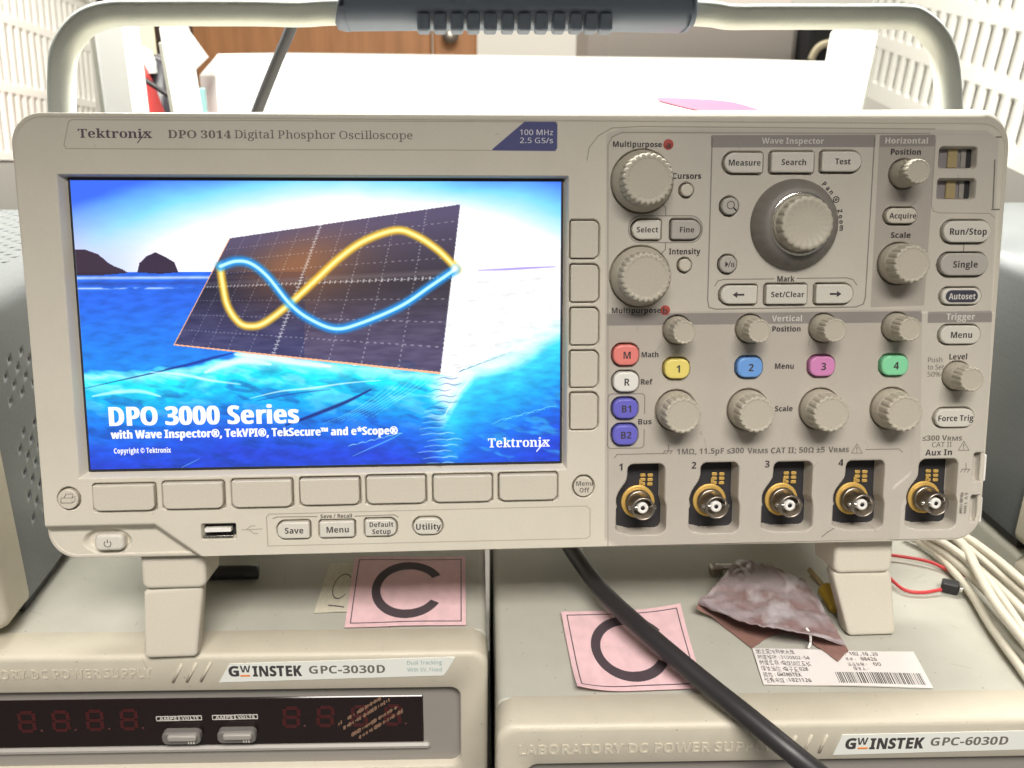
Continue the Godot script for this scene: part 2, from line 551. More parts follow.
func connector(ring_x: float, ring_y: float, well: Array, pad_x: float, pad_y: float) -> void:
	var depth := 0.0085
	var zf := -depth + 0.0003
	var c := F(ring_x, ring_y, zf)
	# the well: an upright opening with a bulge round the plug on its left
	var w0 := F(well[0], well[1])
	var w1 := F(well[2], well[3])
	var bul := F(well[4], well[5])
	var cx := (w0.x + w1.x) * 0.5
	var cy := (w0.y + w1.y) * 0.5
	var hx := (w1.x - w0.x) * 0.5
	var hy := (w0.y - w1.y) * 0.5
	var cc := F(ring_x, ring_y)
	bul.y = cc.y
	var low := (w1.y + bul.y) * 0.5
	var lhx := (w1.x - bul.x) * 0.5
	stamp(bul.x - 0.003, w1.x + 0.003, w1.y - 0.003, w0.y + 0.003, func(x, y, hh):
		var d1 := sd_rr(x, y, cx, cy, hx, hy, 0.0022)
		var d2 := minf(sd_rr(x, y, bul.x + lhx, low - 0.001, lhx, bul.y - low - 0.001, 0.0022), Vector2(x - bul.x - 0.0078, y - cc.y).length() - 0.0078)
		var e := absf(d1 - d2)
		var d := minf(d1, d2) - maxf(0.004 - e, 0.0) ** 2 / 0.016
		var lip := clampf(0.5 - (d - 0.0004) / 0.0010, 0.0, 1.0) * 0.0006
		return hh - lip - (depth - 0.0006) * clampf(0.5 - d / 0.0007, 0.0, 1.0))
	obj("circuit_board", rr_solid((bul.x + w1.x) * 0.5 - c.x, (w0.y + w1.y) * 0.5 - c.y, lhx + 0.001, hy + 0.001, [0.001, 0.001, 0.001, 0.001], -0.0016, 0.0003, 0.0001), M.board, obj_conn(c))
	var o: Node3D = scope.get_child(scope.get_child_count() - 1)
	obj("gold_ring", ring_mesh(0.0053, 0.0074, 0.0004, 0.0011), M.gold, o)
	obj("gold_tail", box(Vector3(0.0005, 0.0066, 0.0004), Vector3(0.0019, 0.0098, 0.0009), 0.0001), M.gold, o)
	for row in 3:
		for col in 2:
			var p := F(pad_x + col * 7.4 - row * 0.2, pad_y + row * 4.4, zf) - c
			obj("contact_pad", rr_solid(0, 0, 0.0012, 0.00072, [0.0005, 0.0005, 0.0005, 0.0005], 0.0003, 0.0009, 0.0002, 3), M.gold, o, Vector3(p.x, p.y, 0))
	obj("barrel_hub", lathe([[0.0057, 0.0003], [0.0057, 0.003], [0.0052, 0.0035], [0.0050, 0.0036]], 36), M.steel, o)
	for s in [0.0, PI]:
		var lug := obj("bayonet_lug", lathe([[0.0009, 0.0], [0.0009, 0.0058], [0.0006, 0.0061]], 12), M.nickel, o, Vector3(0, 0, 0.0100))
		lug.rotation = Vector3(0, -PI / 2 if s == 0.0 else PI / 2, 0)
	obj("insulator", lathe([[0.0024, 0.003], [0.0024, 0.0112], [0.0021, 0.0116], [0.0010, 0.0116], [0.0009, 0.0112]], 28), M.ptfe, o)
	obj("centre_pin", lathe([[0.00088, 0.003], [0.00088, 0.0115], [0.0007, 0.01165]], 14), M.black, o)
func obj_conn(c: Vector3) -> MeshInstance3D:           # the barrel is an open tube
	var st := begin()
	var ls := []
	for q in [[0.0050, 0.003], [0.0050, 0.0127], [0.0048, 0.0130], [0.0044, 0.0130], [0.0042, 0.0127], [0.0042, 0.0045], [0.0024, 0.0044]]:
		ls.append(lift(ring2(q[0], 40), q[1]))
	loops(st, ls, false)
	return obj("input_connector", done(st), M.steel, scope, c)
func ring_mesh(ri: float, ro: float, z0: float, z1: float, n := 44) -> ArrayMesh:
	var st := begin()
	var ls := []
	for q in [[ro, z0], [ro, z1 - 0.0001], [ro - 0.0001, z1], [ri + 0.0001, z1], [ri, z1 - 0.0001], [ri, z0]]:
		ls.append(lift(ring2(q[0], n), q[1]))
	loops(st, ls, false)
	return done(st)
const FCX := 0.0
const FCY := 0.1404
const FHX := 0.2021
const FHY := 0.0907
var low_y := 0.0
var low_a := Vector3.ZERO
var low_b := Vector3.ZERO
func low_drop(x: float, y: float) -> float:        # the sunken corner round the power button
	var d1 := low_y - y
	var ab := Vector2(low_b.x - low_a.x, low_b.y - low_a.y).normalized()
	var d2 := -((x - low_a.x) * -ab.y + (y - low_a.y) * ab.x)
	var d := minf(d1, d2)
	return 0.0045 * smoothstep(0.0, 0.0042, d)
func build_panel() -> void:
	var cream := lin(0.63, 0.585, 0.495)
	print_img = Image.create(2040, 932, false, Image.FORMAT_RGB8)
	print_img.fill(cream)
	hf.resize(HNX * HNY)
	hf.fill(0.0)
	low_y = F(100, 524).y
	low_a = F(157, 524)
	low_b = F(209, 560)
	var ctl := lin(0.545, 0.505, 0.435)
	var zone := lin(0.48, 0.445, 0.385)
	var dark := lin(0.40, 0.365, 0.315)
	var bar := lin(0.27, 0.245, 0.225)
	var ink := lin(0.16, 0.14, 0.12)
	var fineink := lin(0.30, 0.27, 0.22)
	# --- printed zones
	ppoly([609, 136, 622, 131, 985, 133, 996, 141, 980, 530, 966, 545, 622, 548, 607, 538], ctl, 0.0012)
	ppoly([608, 314, 920, 311, 918, 470, 906, 490, 899, 505, 897, 540, 622, 546, 607, 536], zone, 0.0008)
	ppoly([881, 137, 935, 137, 923, 304, 872, 306], dark, 0.0006)
	ppoly([712.5, 136.6, 874.5, 136.2, 874.0, 145.6, 712.5, 146.0], bar, 0.0006)
	ppoly([881.5, 136.6, 934.0, 136.2, 933.6, 144.8, 881.2, 145.4], bar, 0.0006)
	ppoly([607.5, 314.6, 921.0, 311.8, 920.6, 321.6, 607.5, 325.0], bar, 0.0003)
	ppoly([928.2, 312.4, 991.0, 311.6, 990.6, 321.4, 927.8, 322.2], bar, 0.0003)
	# --- printed outlines
	var w := 0.00032
	pl([587, 160, 589, 148, 598, 136, 612, 128, 640, 126.5, 935, 129], 0.00035, fineink)
	pl([608, 547, 608, 145, 612, 137, 622, 132.5, 930, 133.5], 0.00035, fineink)
	pl([712.3, 138, 707.7, 300, 709, 307.5, 716, 309.2, 856, 307, 863.5, 304, 865.5, 297, 874.8, 138], 0.0004, ink)
	prr(628.8, 215.8, 702.3, 242.6, 0.005, ink, w)
	pl([659, 201.5, 665.6, 207, 665.8, 215.5], w, ink)
	pl([665.6, 242.5, 665.4, 249.5, 660, 255], w, ink)
	pl([715, 286, 718, 281, 724, 279.4, 774, 278.9], w, ink)
	pl([797, 278.4, 847, 277.9, 853, 279.5, 857, 285], w, ink)
	prr(607.8, 394, 644.4, 448.4, 0.0016, ink, w)
	ppoly([641, 414, 648, 414, 648, 429, 641, 429], zone)
	pl([614.5, 458, 617, 454.6, 666, 453.4], w, ink)
	pl([866, 449.6, 899, 449, 902.5, 452], w, ink)
	pl([964.2, 240, 963.6, 255], 0.0004, ink)
	pl([935.6, 140, 931.5, 205, 933.5, 211, 939, 212.8, 990, 213.5, 995, 218], w, fineink)
	pl([268, 546, 266.5, 517, 269, 514.2, 318, 513], w, fineink)
	pl([355, 516.2, 394, 514.8, 398, 517], w, ink)
	pl([273, 518.6, 277, 517, 317, 516.6], w, ink)
	pl([318, 512.8, 586, 506, 590, 509, 590, 536, 586, 538.4, 268, 546], 0.00025, fineink)
	# header plate: a thin raised line round it and a blue wedge
	pl([556, 122.0, 72, 119.6, 68.5, 121.5, 64, 145, 66, 148.6, 556, 150.6, 557, 122], 0.00035, lin(0.38, 0.34, 0.27))
	ppoly([525, 122.4, 555, 122.6, 556.6, 124.5, 556.4, 148, 554.5, 150.2, 493, 149.6], lin(0.055, 0.06, 0.20), 0.0003)
	# USB trident, printer, power, ground marks, arrows, magnifier
	pl([242, 530, 262, 529], 0.0003, fineink)
	pl([246, 530, 251, 526, 255, 526], 0.0003, fineink)
	pl([249, 530, 254, 533.6, 258, 533.5], 0.0003, fineink)
	for g in [[668.5, 449, 5.0], [965.5, 467, -4.0]]:
		pl([g[0], g[1] - 4, g[0], g[1] + 2], w, ink)
		pl([g[0] - 4, g[1] + 2, g[0] + 4, g[1] + 2], w, ink)
		for k in 3:
			pl([g[0] - 3.5 + k * 3.5, g[1] + 2, g[0] - 5.5 + k * 3.5, g[1] + 5], w, ink)
	for g in [[857, 449.0], [963.2, 446.0]]:
		pl([g[0], g[1] - 5, g[0] + 5.4, g[1] + 4.2, g[0] - 5.4, g[1] + 4.2, g[0], g[1] - 5], 0.00028, ink)
		pl([g[0], g[1] - 2, g[0], g[1] + 1], 0.0004, ink)
		pl([g[0], g[1] + 2.6, g[0], g[1] + 3.0], 0.0004, ink)
	# --- relief: screen recess, control panel step, raised trigger strip
	var s0 := F(66, 179, 0.0)
	var s1 := F(562, 471, 0.0)
	var scx := -0.0844 + 0.0
	var scy := 0.147
	stamp(scx - 0.108, scx + 0.108, scy - 0.068, scy + 0.068, func(x, y, h):
		var dx: float = (scx - 0.0992 - x) / 0.0026 if x < scx else (x - scx - 0.0992) / 0.0016
		var dy: float = (scy - 0.0600 - y) / 0.0018 if y < scy else (y - scy - 0.0600) / 0.0006
		return h - 0.0040 * clampf(1.0 - maxf(dx, dy), 0.0, 1.0))
	var p0 := F(608, 132)
	var p1 := F(992, 546)
	stamp(p0.x - 0.002, p1.x + 0.004, p1.y - 0.002, p0.y + 0.002, func(x, y, h):
		var d := sd_rr(x, y, (p0.x + p1.x) * 0.5, (p0.y + p1.y) * 0.5, (p1.x - p0.x) * 0.5, (p0.y - p1.y) * 0.5, 0.006)
		return h - 0.00012 * clampf(0.5 - d / 0.0008, 0.0, 1.0))
	var t0 := F(923.5, 313)
	stamp(t0.x - 0.012, HX0 + HNX * HS, HY0, t0.y, func(x, y, h):
		var curve := -0.0075 * smoothstep(0.0, 0.009, F(920, 470).y - y)
		var d = (t0.x - 0.0012 + curve) - x
		return h + 0.0005 * clampf(0.5 - d / 0.0012, 0.0, 1.0))
	# sunken corner and the dish of the power button
	stamp(HX0, low_b.x + 0.003, HY0, low_y + 0.001, func(x, y, h): return h - low_drop(x, y))
	var dish := F(107.5, 541, -0.0045)
	stamp(dish.x - 0.012, dish.x + 0.012, dish.y - 0.007, dish.y + 0.007, func(x, y, h):
		var q := sqrt(((x - dish.x) / 0.0105) ** 2 + ((y - dish.y) / 0.0058) ** 2)
		return h - 0.0022 * (1.0 - smoothstep(0.72, 1.0, q)))
	# probe windows, USB opening, slots in the right edge, flap lines
	for q in [[940.6, 147.6, 975.8, 167.7], [938.6, 179.4, 974, 198.6]]:
		var a := F(q[0], q[1])
		var b := F(q[2], q[3])
		pit((a + b) * 0.5, (b.x - a.x) * 0.5, (a.y - b.y) * 0.5, 0.001, 0.005, 0.0006)
	var ua := F(202, 524.6)
	var ub := F(235.5, 538)
	pit((ua + ub) * 0.5, (ub.x - ua.x) * 0.5, (ua.y - ub.y) * 0.5, 0.0004, 0.005, 0.0004)
	for q in [[974.5, 453, 983.4, 480.5], [971.2, 495.5, 979.4, 521]]:
		var a := F(q[0], q[1])
		var b := F(q[2], q[3])
		pit((a + b) * 0.5, (b.x - a.x) * 0.5, (a.y - b.y) * 0.5, 0.0006, 0.004, 0.0006)
	for q in [[996.5, 137, 1004, 137], [992, 209.5, 1001, 209.5], [995, 160, 993, 208]]:
		var a := F(q[0], q[1])
		var b := F(q[2], q[3])
		pline([a, b], 0.0005, lin(0.12, 0.105, 0.09))
func finish_panel() -> void:
	var inset := 0.0006
	var v := PackedVector3Array()
	var nn := PackedVector3Array()
	var uv := PackedVector2Array()
	var ix := PackedInt32Array()
	v.resize(HNX * HNY)
	nn.resize(HNX * HNY)
	uv.resize(HNX * HNY)
	var keep := PackedByteArray()
	keep.resize(HNX * HNY)
	for j in HNY:
		var y := HY0 + j * HS
		for i in HNX:
			var x := HX0 + i * HS
			var k := j * HNX + i
			v[k] = Vector3(x, y, hf[k])
			var gx := hf[k + 1 if i < HNX - 1 else k] - hf[k - 1 if i > 0 else k]
			var gy := hf[k + HNX if j < HNY - 1 else k] - hf[k - HNX if j > 0 else k]
			nn[k] = Vector3(-gx, -gy, 2.0 * HS).normalized()
			uv[k] = Vector2((x - TX0) * TX / 2040.0, (TY1 - y) * TX / 932.0)
			keep[k] = 1 if sd_rr(x, y, FCX, FCY, FHX, FHY, 0.012) < -inset else 0
	for j in HNY - 1:
		for i in HNX - 1:
			var k := j * HNX + i
			if keep[k] and keep[k + 1] and keep[k + HNX] and keep[k + HNX + 1]:
				ix.append_array([k, k + HNX, k + HNX + 1, k, k + HNX + 1, k + 1])
	var arr := []
	arr.resize(Mesh.ARRAY_MAX)
	arr[Mesh.ARRAY_VERTEX] = v
	arr[Mesh.ARRAY_NORMAL] = nn
	arr[Mesh.ARRAY_TEX_UV] = uv
	arr[Mesh.ARRAY_INDEX] = ix
	var am := ArrayMesh.new()
	am.add_surface_from_arrays(Mesh.PRIMITIVE_TRIANGLES, arr)
	# grain and the odd scuff in the plastic
	var rq := RandomNumberGenerator.new()
	rq.seed = 23
	for k in 46:
		var a := Vector3(rq.randf_range(-0.195, 0.195), rq.randf_range(0.055, 0.225), 0)
		var d := Vector3.RIGHT.rotated(Vector3.BACK, rq.randf() * TAU) * rq.randf_range(0.0003, 0.006)
		pline([a, a + d], rq.randf_range(0.00015, 0.0004), Color(0.40, 0.36, 0.30, rq.randf_range(0.12, 0.4)))
	pl([822, 537, 828, 532, 834, 528.5], 0.0004, Color(0.3, 0.28, 0.26, 0.6))
	var data := print_img.get_data()
	var rng := RandomNumberGenerator.new()
	rng.seed = 4
	var nz := FastNoiseLite.new()
	nz.seed = 6
	nz.frequency = 0.006
	nz.fractal_octaves = 4
	var wd := print_img.get_width()
	var blot := PackedFloat32Array()
	blot.resize((wd / 4 + 1) * (print_img.get_height() / 4 + 1))
	for j in print_img.get_height() / 4 + 1:
		for i in wd / 4 + 1:
			blot[j * (wd / 4 + 1) + i] = nz.get_noise_2d(i * 4.0, j * 4.0) * 5.0
	for j in print_img.get_height():
		for i in wd:
			var k := (j * wd + i) * 3
			var g := int(blot[(j / 4) * (wd / 4 + 1) + i / 4]) + rng.randi() % 7 - 3
			data[k] = clampi(data[k] + g, 0, 255)
			data[k + 1] = clampi(data[k + 1] + g, 0, 255)
			data[k + 2] = clampi(data[k + 2] + g, 0, 255)
	print_img.set_data(wd, print_img.get_height(), false, Image.FORMAT_RGB8, data)
	var m := mat(1, 1, 1, 0.52)
	m.albedo_color = Color.WHITE
	m.albedo_texture = ImageTexture.create_from_image(print_img)
	obj("front_panel", am, m, scope)
	# rim round the panel
	var st := begin()
	var ls := []
	var inner := rr(FCX, FCY, FHX, FHY, [0.012, 0.012, 0.012, 0.012], 12)
	var outer := PackedVector2Array()
	for p in inner:
		var top := clampf((p.y - 0.2) / 0.03, 0.0, 1.0)
		var right := clampf((p.x + 0.2) / 0.4, 0.0, 1.0)
		outer.append(Vector2(p.x * 1.004, FCY + (p.y - FCY) * 1.008) + Vector2(0, top * lerpf(-0.0003, 0.0050, right)))
	ls.append(lift(outer, -0.034))
	ls.append(lift(outer, -0.010))
	for q in [[0.0, 0.0], [0.12, 0.45], [0.35, 0.75], [0.65, 0.93], [0.85, 0.985], [1.0, 1.0]]:
		var l := PackedVector3Array()
		for i in inner.size():
			var p := outer[i].lerp(inner[i], q[0])
			l.append(Vector3(p.x, p.y, lerpf(-0.0075, 0.0, q[1]) - low_drop(inner[i].x, inner[i].y)))
		ls.append(l)
	for q in [[0.0009, 0.00002], [0.0016, 0.00002], [0.0018, -0.0006]]:
		var l := PackedVector3Array()
		for p in rr(FCX, FCY, FHX - q[0], FHY - q[0], [0.012 - q[0], 0.012 - q[0], 0.012 - q[0], 0.012 - q[0]], 12):
			l.append(Vector3(p.x, p.y, q[1] - low_drop(p.x, p.y)))
		ls.append(l)
	loops(st, ls, false)
	obj("bezel", done(st), M.plastic, scope)

# ---------------------------------------------------------------- screen picture
var SW := 800
var SH := 480
const SZ := -0.003
func S(px: float, py: float) -> Vector2:
	var p := F(px, py, SZ)
	return Vector2((p.x + 0.0844 + 0.098) / 0.196 * SW, (0.147 + 0.0588 - p.y) / 0.1176 * SH)
func ramp3(t: float, a: Color, b: Color, c: Color) -> Color:
	return a.lerp(b, clampf(t * 2.0, 0, 1)) if t < 0.5 else b.lerp(c, clampf(t * 2.0 - 1.0, 0, 1))
func track(p: Array, x: float) -> float:             # straight pieces through x, y, x, y ...
	for k in range(0, p.size() - 2, 2):
		if x < p[k + 2] or k == p.size() - 4:
			return lerpf(p[k + 1], p[k + 3], (x - p[k]) / (p[k + 2] - p[k]))
	return p[-1]
func shades(t: float, p: Array) -> Color:
	if t <= p[0]:
		return p[1]
	for k in range(0, p.size() - 2, 2):
		if t < p[k + 2]:
			return p[k + 1].lerp(p[k + 3], (t - p[k]) / (p[k + 2] - p[k]))
	return p[-1]
func square_to_quad(q: Array) -> Basis:             # the perspective map of the unit square onto four corners
	var d1: Vector2 = q[1] - q[2]
	var d2: Vector2 = q[3] - q[2]
	var e: Vector2 = q[0] - q[1] + q[2] - q[3]
	var det := d1.x * d2.y - d2.x * d1.y
	var g := (e.x * d2.y - d2.x * e.y) / det
	var h := (d1.x * e.y - e.x * d1.y) / det
	return Basis(Vector3(q[1].x - q[0].x + g * q[1].x, q[1].y - q[0].y + g * q[1].y, g), Vector3(q[3].x - q[0].x + h * q[3].x, q[3].y - q[0].y + h * q[3].y, h), Vector3(q[0].x, q[0].y, 1))
func screen_picture() -> Image:
	var im := Image.create(SW, SH, false, Image.FORMAT_RGB8)
	var n1 := FastNoiseLite.new()
	n1.seed = 31
	n1.frequency = 0.006
	n1.fractal_octaves = 4
	var n2 := FastNoiseLite.new()
	n2.seed = 33
	n2.frequency = 0.03
	n2.fractal_octaves = 3
	var hz := S(300, 271).y / SH
	var white := Color(1, 1, 1)
	var cyan := Color(0.25, 0.85, 1.0)
	var blue := Color(0.10, 0.36, 0.95)
	var deep := Color(0.03, 0.16, 0.78)
	for j in SH:
		for i in SW:
			var u := float(i) / SW
			var v := float(j) / SH
			var c: Color
			if v < hz:
				var s := sqrt(((u - 0.58) / 0.60) ** 2 + ((v - 0.30) / 0.32) ** 2) + n1.get_noise_2d(i * 0.7, j * 2.0) * 0.06
				c = ramp3(clampf((s - 0.72) / 0.46, 0, 1), white, Color(0.50, 0.85, 1.0), Color(0.22, 0.42, 0.97))
				if u < 0.22:
					c = c.lerp(Color(0.90, 0.82, 1.0), clampf((v - 0.06) * 5.0, 0, 1) * (1.0 - u / 0.22) * 0.85)
			else:
				var px := lerpf(lerpf(69, 559.5, u), lerpf(93, 560.5, u), v)
				var py := lerpf(lerpf(181.5, 182.5, u), lerpf(471.5, 462.5, u), v)
				var fineq := n2.get_noise_2d(i * 0.7 + j * 0.3, j * 2.0)
				var flow := n1.get_noise_2d(i * 1.1 + j * 1.6, j * 4.2 - i * 1.5)
				var wide := n1.get_noise_2d(i * 0.6, j * 1.2)
				var open := Color(0.14, 0.40, 0.90).lerp(Color(0.08, 0.55, 0.94), clampf((py - 300.0) / 80.0, 0, 1))
				if px > 300.0:
					open = white
				var side := smoothstep(428.0, 456.0, px + wide * 14.0 + flow * 10.0)
				var lc := white
				if side < 1.0:
					var t := (py - track([60, 397, 90, 388, 150, 374, 235, 352, 340, 362, 443, 376], px)) / 95.0
					t += wide * 0.12 + flow * 0.10 + clampf((150.0 - px) / 300.0, 0, 1)
					c = shades(t, [-0.02, open, 0.0, Color(0.25, 0.80, 0.98), 0.06, Color(0.62, 1.0, 1.0), 0.16, Color(0.10, 0.90, 0.98), 0.34, Color(0.0, 0.74, 0.97), 0.58, Color(0.03, 0.50, 0.93), 0.85, Color(0.08, 0.32, 0.86), 1.0, Color(0.10, 0.26, 0.82)])
					c = c.lerp(Color(0.80, 1.0, 1.0), clampf((flow - 0.10) * 4.0, 0, 1) * 0.55 * clampf(t * 6.0, 0, 1) * clampf(1.1 - t * 1.3, 0, 1))
					c = c.lerp(Color(0.02, 0.22, 0.62), clampf((-flow - 0.14) * 4.0, 0, 1) * 0.45 * clampf(t * 4.0, 0, 1))
					lc = c
				if side > 0.0:
					var t := (py - track([430, 446, 443, 420, 449, 410, 458, 394, 472, 376, 520, 358, 565, 332], px)) / 105.0
					t += wide * 0.06
					c = shades(t, [-0.25, white, -0.05, Color(0.80, 1.0, 1.0), 0.0, Color(0.62, 0.97, 1.0), 0.06, Color(0.22, 0.82, 0.98), 0.35, Color(0.08, 0.66, 0.95), 0.62, Color(0.04, 0.42, 0.90), 1.0, Color(0.08, 0.26, 0.82)])
					c = c.lerp(Color(0.30, 0.88, 1.0), clampf((flow - 0.12) * 4.0, 0, 1) * 0.4 * clampf((t - 0.3) * 3.0, 0, 1))
					c = lc.lerp(c, side)
				if py < 300.0 and px > 300.0:
					c = white
				if v < hz + 0.075 and u < 0.36:
					c = c.lerp(white, clampf(1.0 - absf(v - hz - 0.020) / 0.008, 0, 1) * 0.7)
					c = c.lerp(white, clampf(1.0 - absf(v - hz - 0.056) / 0.005, 0, 1) * clampf(fineq * 3.0 + 0.6, 0, 1) * 0.7)
					c = c.lerp(Color(0.16, 0.26, 0.58), clampf(1.0 - absf(v - hz - 0.040) / 0.010, 0, 1) * 0.6)
				c = c * (1.0 + fineq * 0.16)
			im.set_pixel(i, j, Color(clampf(c.r, 0, 1), clampf(c.g, 0, 1), clampf(c.b, 0, 1)))
	# swells and crests
	stroke(im, [80, 389, 120, 380, 160, 371, 200, 361, 234, 352], 1.6, Color(0.05, 0.16, 0.50), 0.8)
	stroke(im, [165, 369, 190, 364, 215, 357, 232, 353], 3.4, Color(0.04, 0.18, 0.58), 0.7)
	stroke(im, [92, 396, 115, 392, 140, 391, 160, 396], 4.5, Color(0.85, 1.0, 1.0), 0.75)
	stroke(im, [150, 372, 180, 374, 210, 380, 240, 384], 3.0, Color(0.9, 1.0, 1.0), 0.7)
	stroke(im, [205, 372, 225, 364, 245, 360, 270, 364], 8.0, Color(1, 1, 1), 0.7)
	stroke(im, [235, 354, 270, 357, 300, 362, 330, 366], 8.0, Color(1, 1, 1), 0.75)
	stroke(im, [250, 398, 280, 391, 310, 388, 345, 383, 380, 380], 2.2, Color(0.9, 1.0, 1.0), 0.75)
	stroke(im, [255, 401, 290, 394, 330, 389], 1.6, Color(0.02, 0.28, 0.66), 0.7)
	stroke(im, [285, 425, 310, 416, 345, 402, 371, 389], 3.8, Color(0.04, 0.14, 0.45), 0.9)
	for k in 7:
		stroke(im, [322 + k * 8, 424 - k, 350 + k * 8, 412 - k * 2, 372 + k * 8, 398 - k * 2, 388 + k * 7, 384 - k], 1.0, Color(0.75, 1.0, 1.0), 0.55)
	stroke(im, [352, 456, 372, 447, 392, 438, 402, 432], 1.6, Color(0.45, 0.82, 1.0), 0.6)
	stroke(im, [180, 468, 190, 463, 200, 458], 1.2, Color(0.45, 0.75, 1.0), 0.6)
	stroke(im, [444, 416, 452, 402, 462, 388, 474, 374], 1.8, Color(0.92, 1.0, 1.0), 0.85)
	for k in 15:
		var yy := 378.0 + k * 5.9
		var xx := 447.0 - k * 1.1 + 6.0 * sin(k * 2.1 + k * k * 0.3)
		stroke(im, [xx - 11, yy + 1.5, xx - 4, yy - 0.8, xx + 4, yy + 0.8, xx + 11, yy - 0.8], 1.5 - k * 0.04, Color(0.04, 0.24, 0.60), 0.42)
		stroke(im, [xx - 13, yy + 3.8, xx - 2, yy + 2.2, xx + 12, yy + 2.6], 1.2, Color(0.85, 0.98, 1.0), 0.5)
		if k > 8:
			stroke(im, [xx + 6, yy + 3, xx + 14, yy + 1.2, xx + 22, yy + 2.2], 1.2, Color(0.85, 0.98, 1.0), 0.6)
	for k in 7:
		stroke(im, [458 + k * 8, 372 - k * 3.0, 462 + k * 8, 370 - k * 3.0, 466 + k * 8, 368.5 - k * 3.0], 1.2, Color(0.20, 0.45, 0.62), 0.8 - k * 0.1)
	for k in 5:
		stroke(im, [492 + k * 11, 424 - k * 3, 502 + k * 11, 419 - k * 3, 512 + k * 11, 418 - k * 3], 1.1, Color(0.5, 0.9, 1.0), 0.6)
	for k in 6:
		stroke(im, [348 + k * 9, 446 - k * 2.2, 353 + k * 9, 444 - k * 2.2, 357 + k * 9, 444.5 - k * 2.2], 1.3, Color(0.65, 0.9, 1.0), 0.7)
	# headland and sea stack, far shore
	fill_poly(im, [70, 249, 84, 249, 98, 254, 107, 262, 114, 266, 122, 269, 128, 272.5, 100, 275, 70, 275], Color(0.20, 0.13, 0.19))
	fill_poly(im, [137, 272, 139, 263, 146, 256, 155, 252, 164, 256, 174, 262, 178, 272, 160, 273.5], Color(0.17, 0.11, 0.20))
	stroke(im, [478, 270, 505, 269, 530, 267.6, 556, 266.4], 2.4, Color(0.55, 0.45, 0.88), 0.7)
	# the tilted graticule panel
	var q := [S(229, 238), S(460, 204), S(440, 374), S(173, 345)]
	var unsquare := square_to_quad(q).inverse()
	for j in range(int(q[1].y), int(q[2].y) + 1):
		for i in range(int(q[3].x), int(q[1].x) + 1):
			var hm := unsquare * Vector3(i, j, 1)
			var st := Vector2(hm.x, hm.y) / hm.z
			if st.x < 0 or st.x > 1 or st.y < 0 or st.y > 1:
				continue
			var o := im.get_pixel(i, j)
			var c := Color(0.27, 0.23, 0.36).lerp(Color(0.12, 0.09, 0.13), clampf(1.0 - absf(st.y - 0.52) * 2.2, 0, 1))
			c = c.lerp(Color(0.26, 0.22, 0.36), clampf((st.y - 0.62) * 3.0, 0, 1) * 0.8)
			c = c.lerp(Color(0.62, 0.36, 0.16), exp(-((st.x - 0.46) ** 2 / 0.06 + (st.y - 0.36) ** 2 / 0.08)) * 0.75)
			c = c.lerp(Color(0.55, 0.50, 0.50), clampf(1.0 - absf(st.y - 0.47) / 0.03, 0, 1) * 0.35)
			c += Color(1, 1, 1) * n2.get_noise_2d(i * 0.5, j * 2.5) * 0.07 * clampf((st.y - 0.5) * 4.0, 0, 1)
			c = c.lerp(o, 0.10)
			var gx := absf(fposmod(st.x * 10.0 + 0.5, 1.0) - 0.5) / 10.0
			var gy := absf(fposmod(st.y * 8.0 + 0.5, 1.0) - 0.5) / 8.0
			if gx < 0.0022 and fposmod(st.y * 40.0, 1.0) < 0.45:
				c = c.lerp(white, 0.3)
			if gy < 0.0035 and fposmod(st.x * 50.0, 1.0) < 0.45:
				c = c.lerp(white, 0.3)
			if (absf(st.x - 0.5) < 0.003 and fposmod(st.y * 80.0, 1.0) < 0.6) or (absf(st.x - 0.5) < 0.009 and fposmod(st.y * 40.0, 1.0) < 0.3):
				c = c.lerp(white, 0.5)
			if (absf(st.y - 0.5) < 0.004 and fposmod(st.x * 100.0, 1.0) < 0.6) or (absf(st.y - 0.5) < 0.012 and fposmod(st.x * 50.0, 1.0) < 0.3):
				c = c.lerp(white, 0.45)
			if st.x < 0.006 or st.y > 0.990:
				c = Color(1.0, 0.72, 0.55)
			im.set_pixel(i, j, Color(clampf(c.r, 0, 1), clampf(c.g, 0, 1), clampf(c.b, 0, 1)))
	var yel := [220, 266, 222, 282, 227, 305, 238, 321.5, 250, 326, 265, 322, 290, 303, 315, 280, 340, 257, 365, 240, 395, 230, 415, 235, 438, 250, 457, 269]
	var blu := [220, 266, 235, 261, 250, 263, 267, 276, 290, 304, 310, 319, 335, 328.5, 360, 323, 400, 306, 430, 286, 455, 269]
	glow_curve(im, yel, Color(1.0, 0.80, 0.20), Color(1.0, 0.95, 0.62), 0.0)
	glow_curve(im, blu, Color(0.10, 0.62, 1.0), Color(0.75, 0.97, 1.0), 1.0)
	var sp := S(455, 268)
	for j in range(-10, 11):
		for i in range(-10, 11):
			var a := clampf(1.2 - sqrt(i * i + j * j) / 8.0, 0, 1)
			var x := int(sp.x) + i
			var y := int(sp.y) + j
			im.set_pixel(x, y, im.get_pixel(x, y).lerp(Color(1, 1, 0.95), a))
	return im
func fill_poly(im: Image, px: Array, c: Color) -> void:
	var poly := PackedVector2Array()
	var lo := Vector2(9999, 9999)
	var hi := Vector2.ZERO
	for k in px.size() / 2:
		poly.append(S(px[k * 2], px[k * 2 + 1]))
		lo = lo.min(poly[-1])
		hi = hi.max(poly[-1])
	for y in range(maxi(0, int(lo.y)), mini(SH, int(hi.y) + 2)):
		for x in range(maxi(0, int(lo.x)), mini(SW, int(hi.x) + 2)):
			if Geometry2D.is_point_in_polygon(Vector2(x, y), poly):
				im.set_pixel(x, y, im.get_pixel(x, y).lerp(c, 0.95))
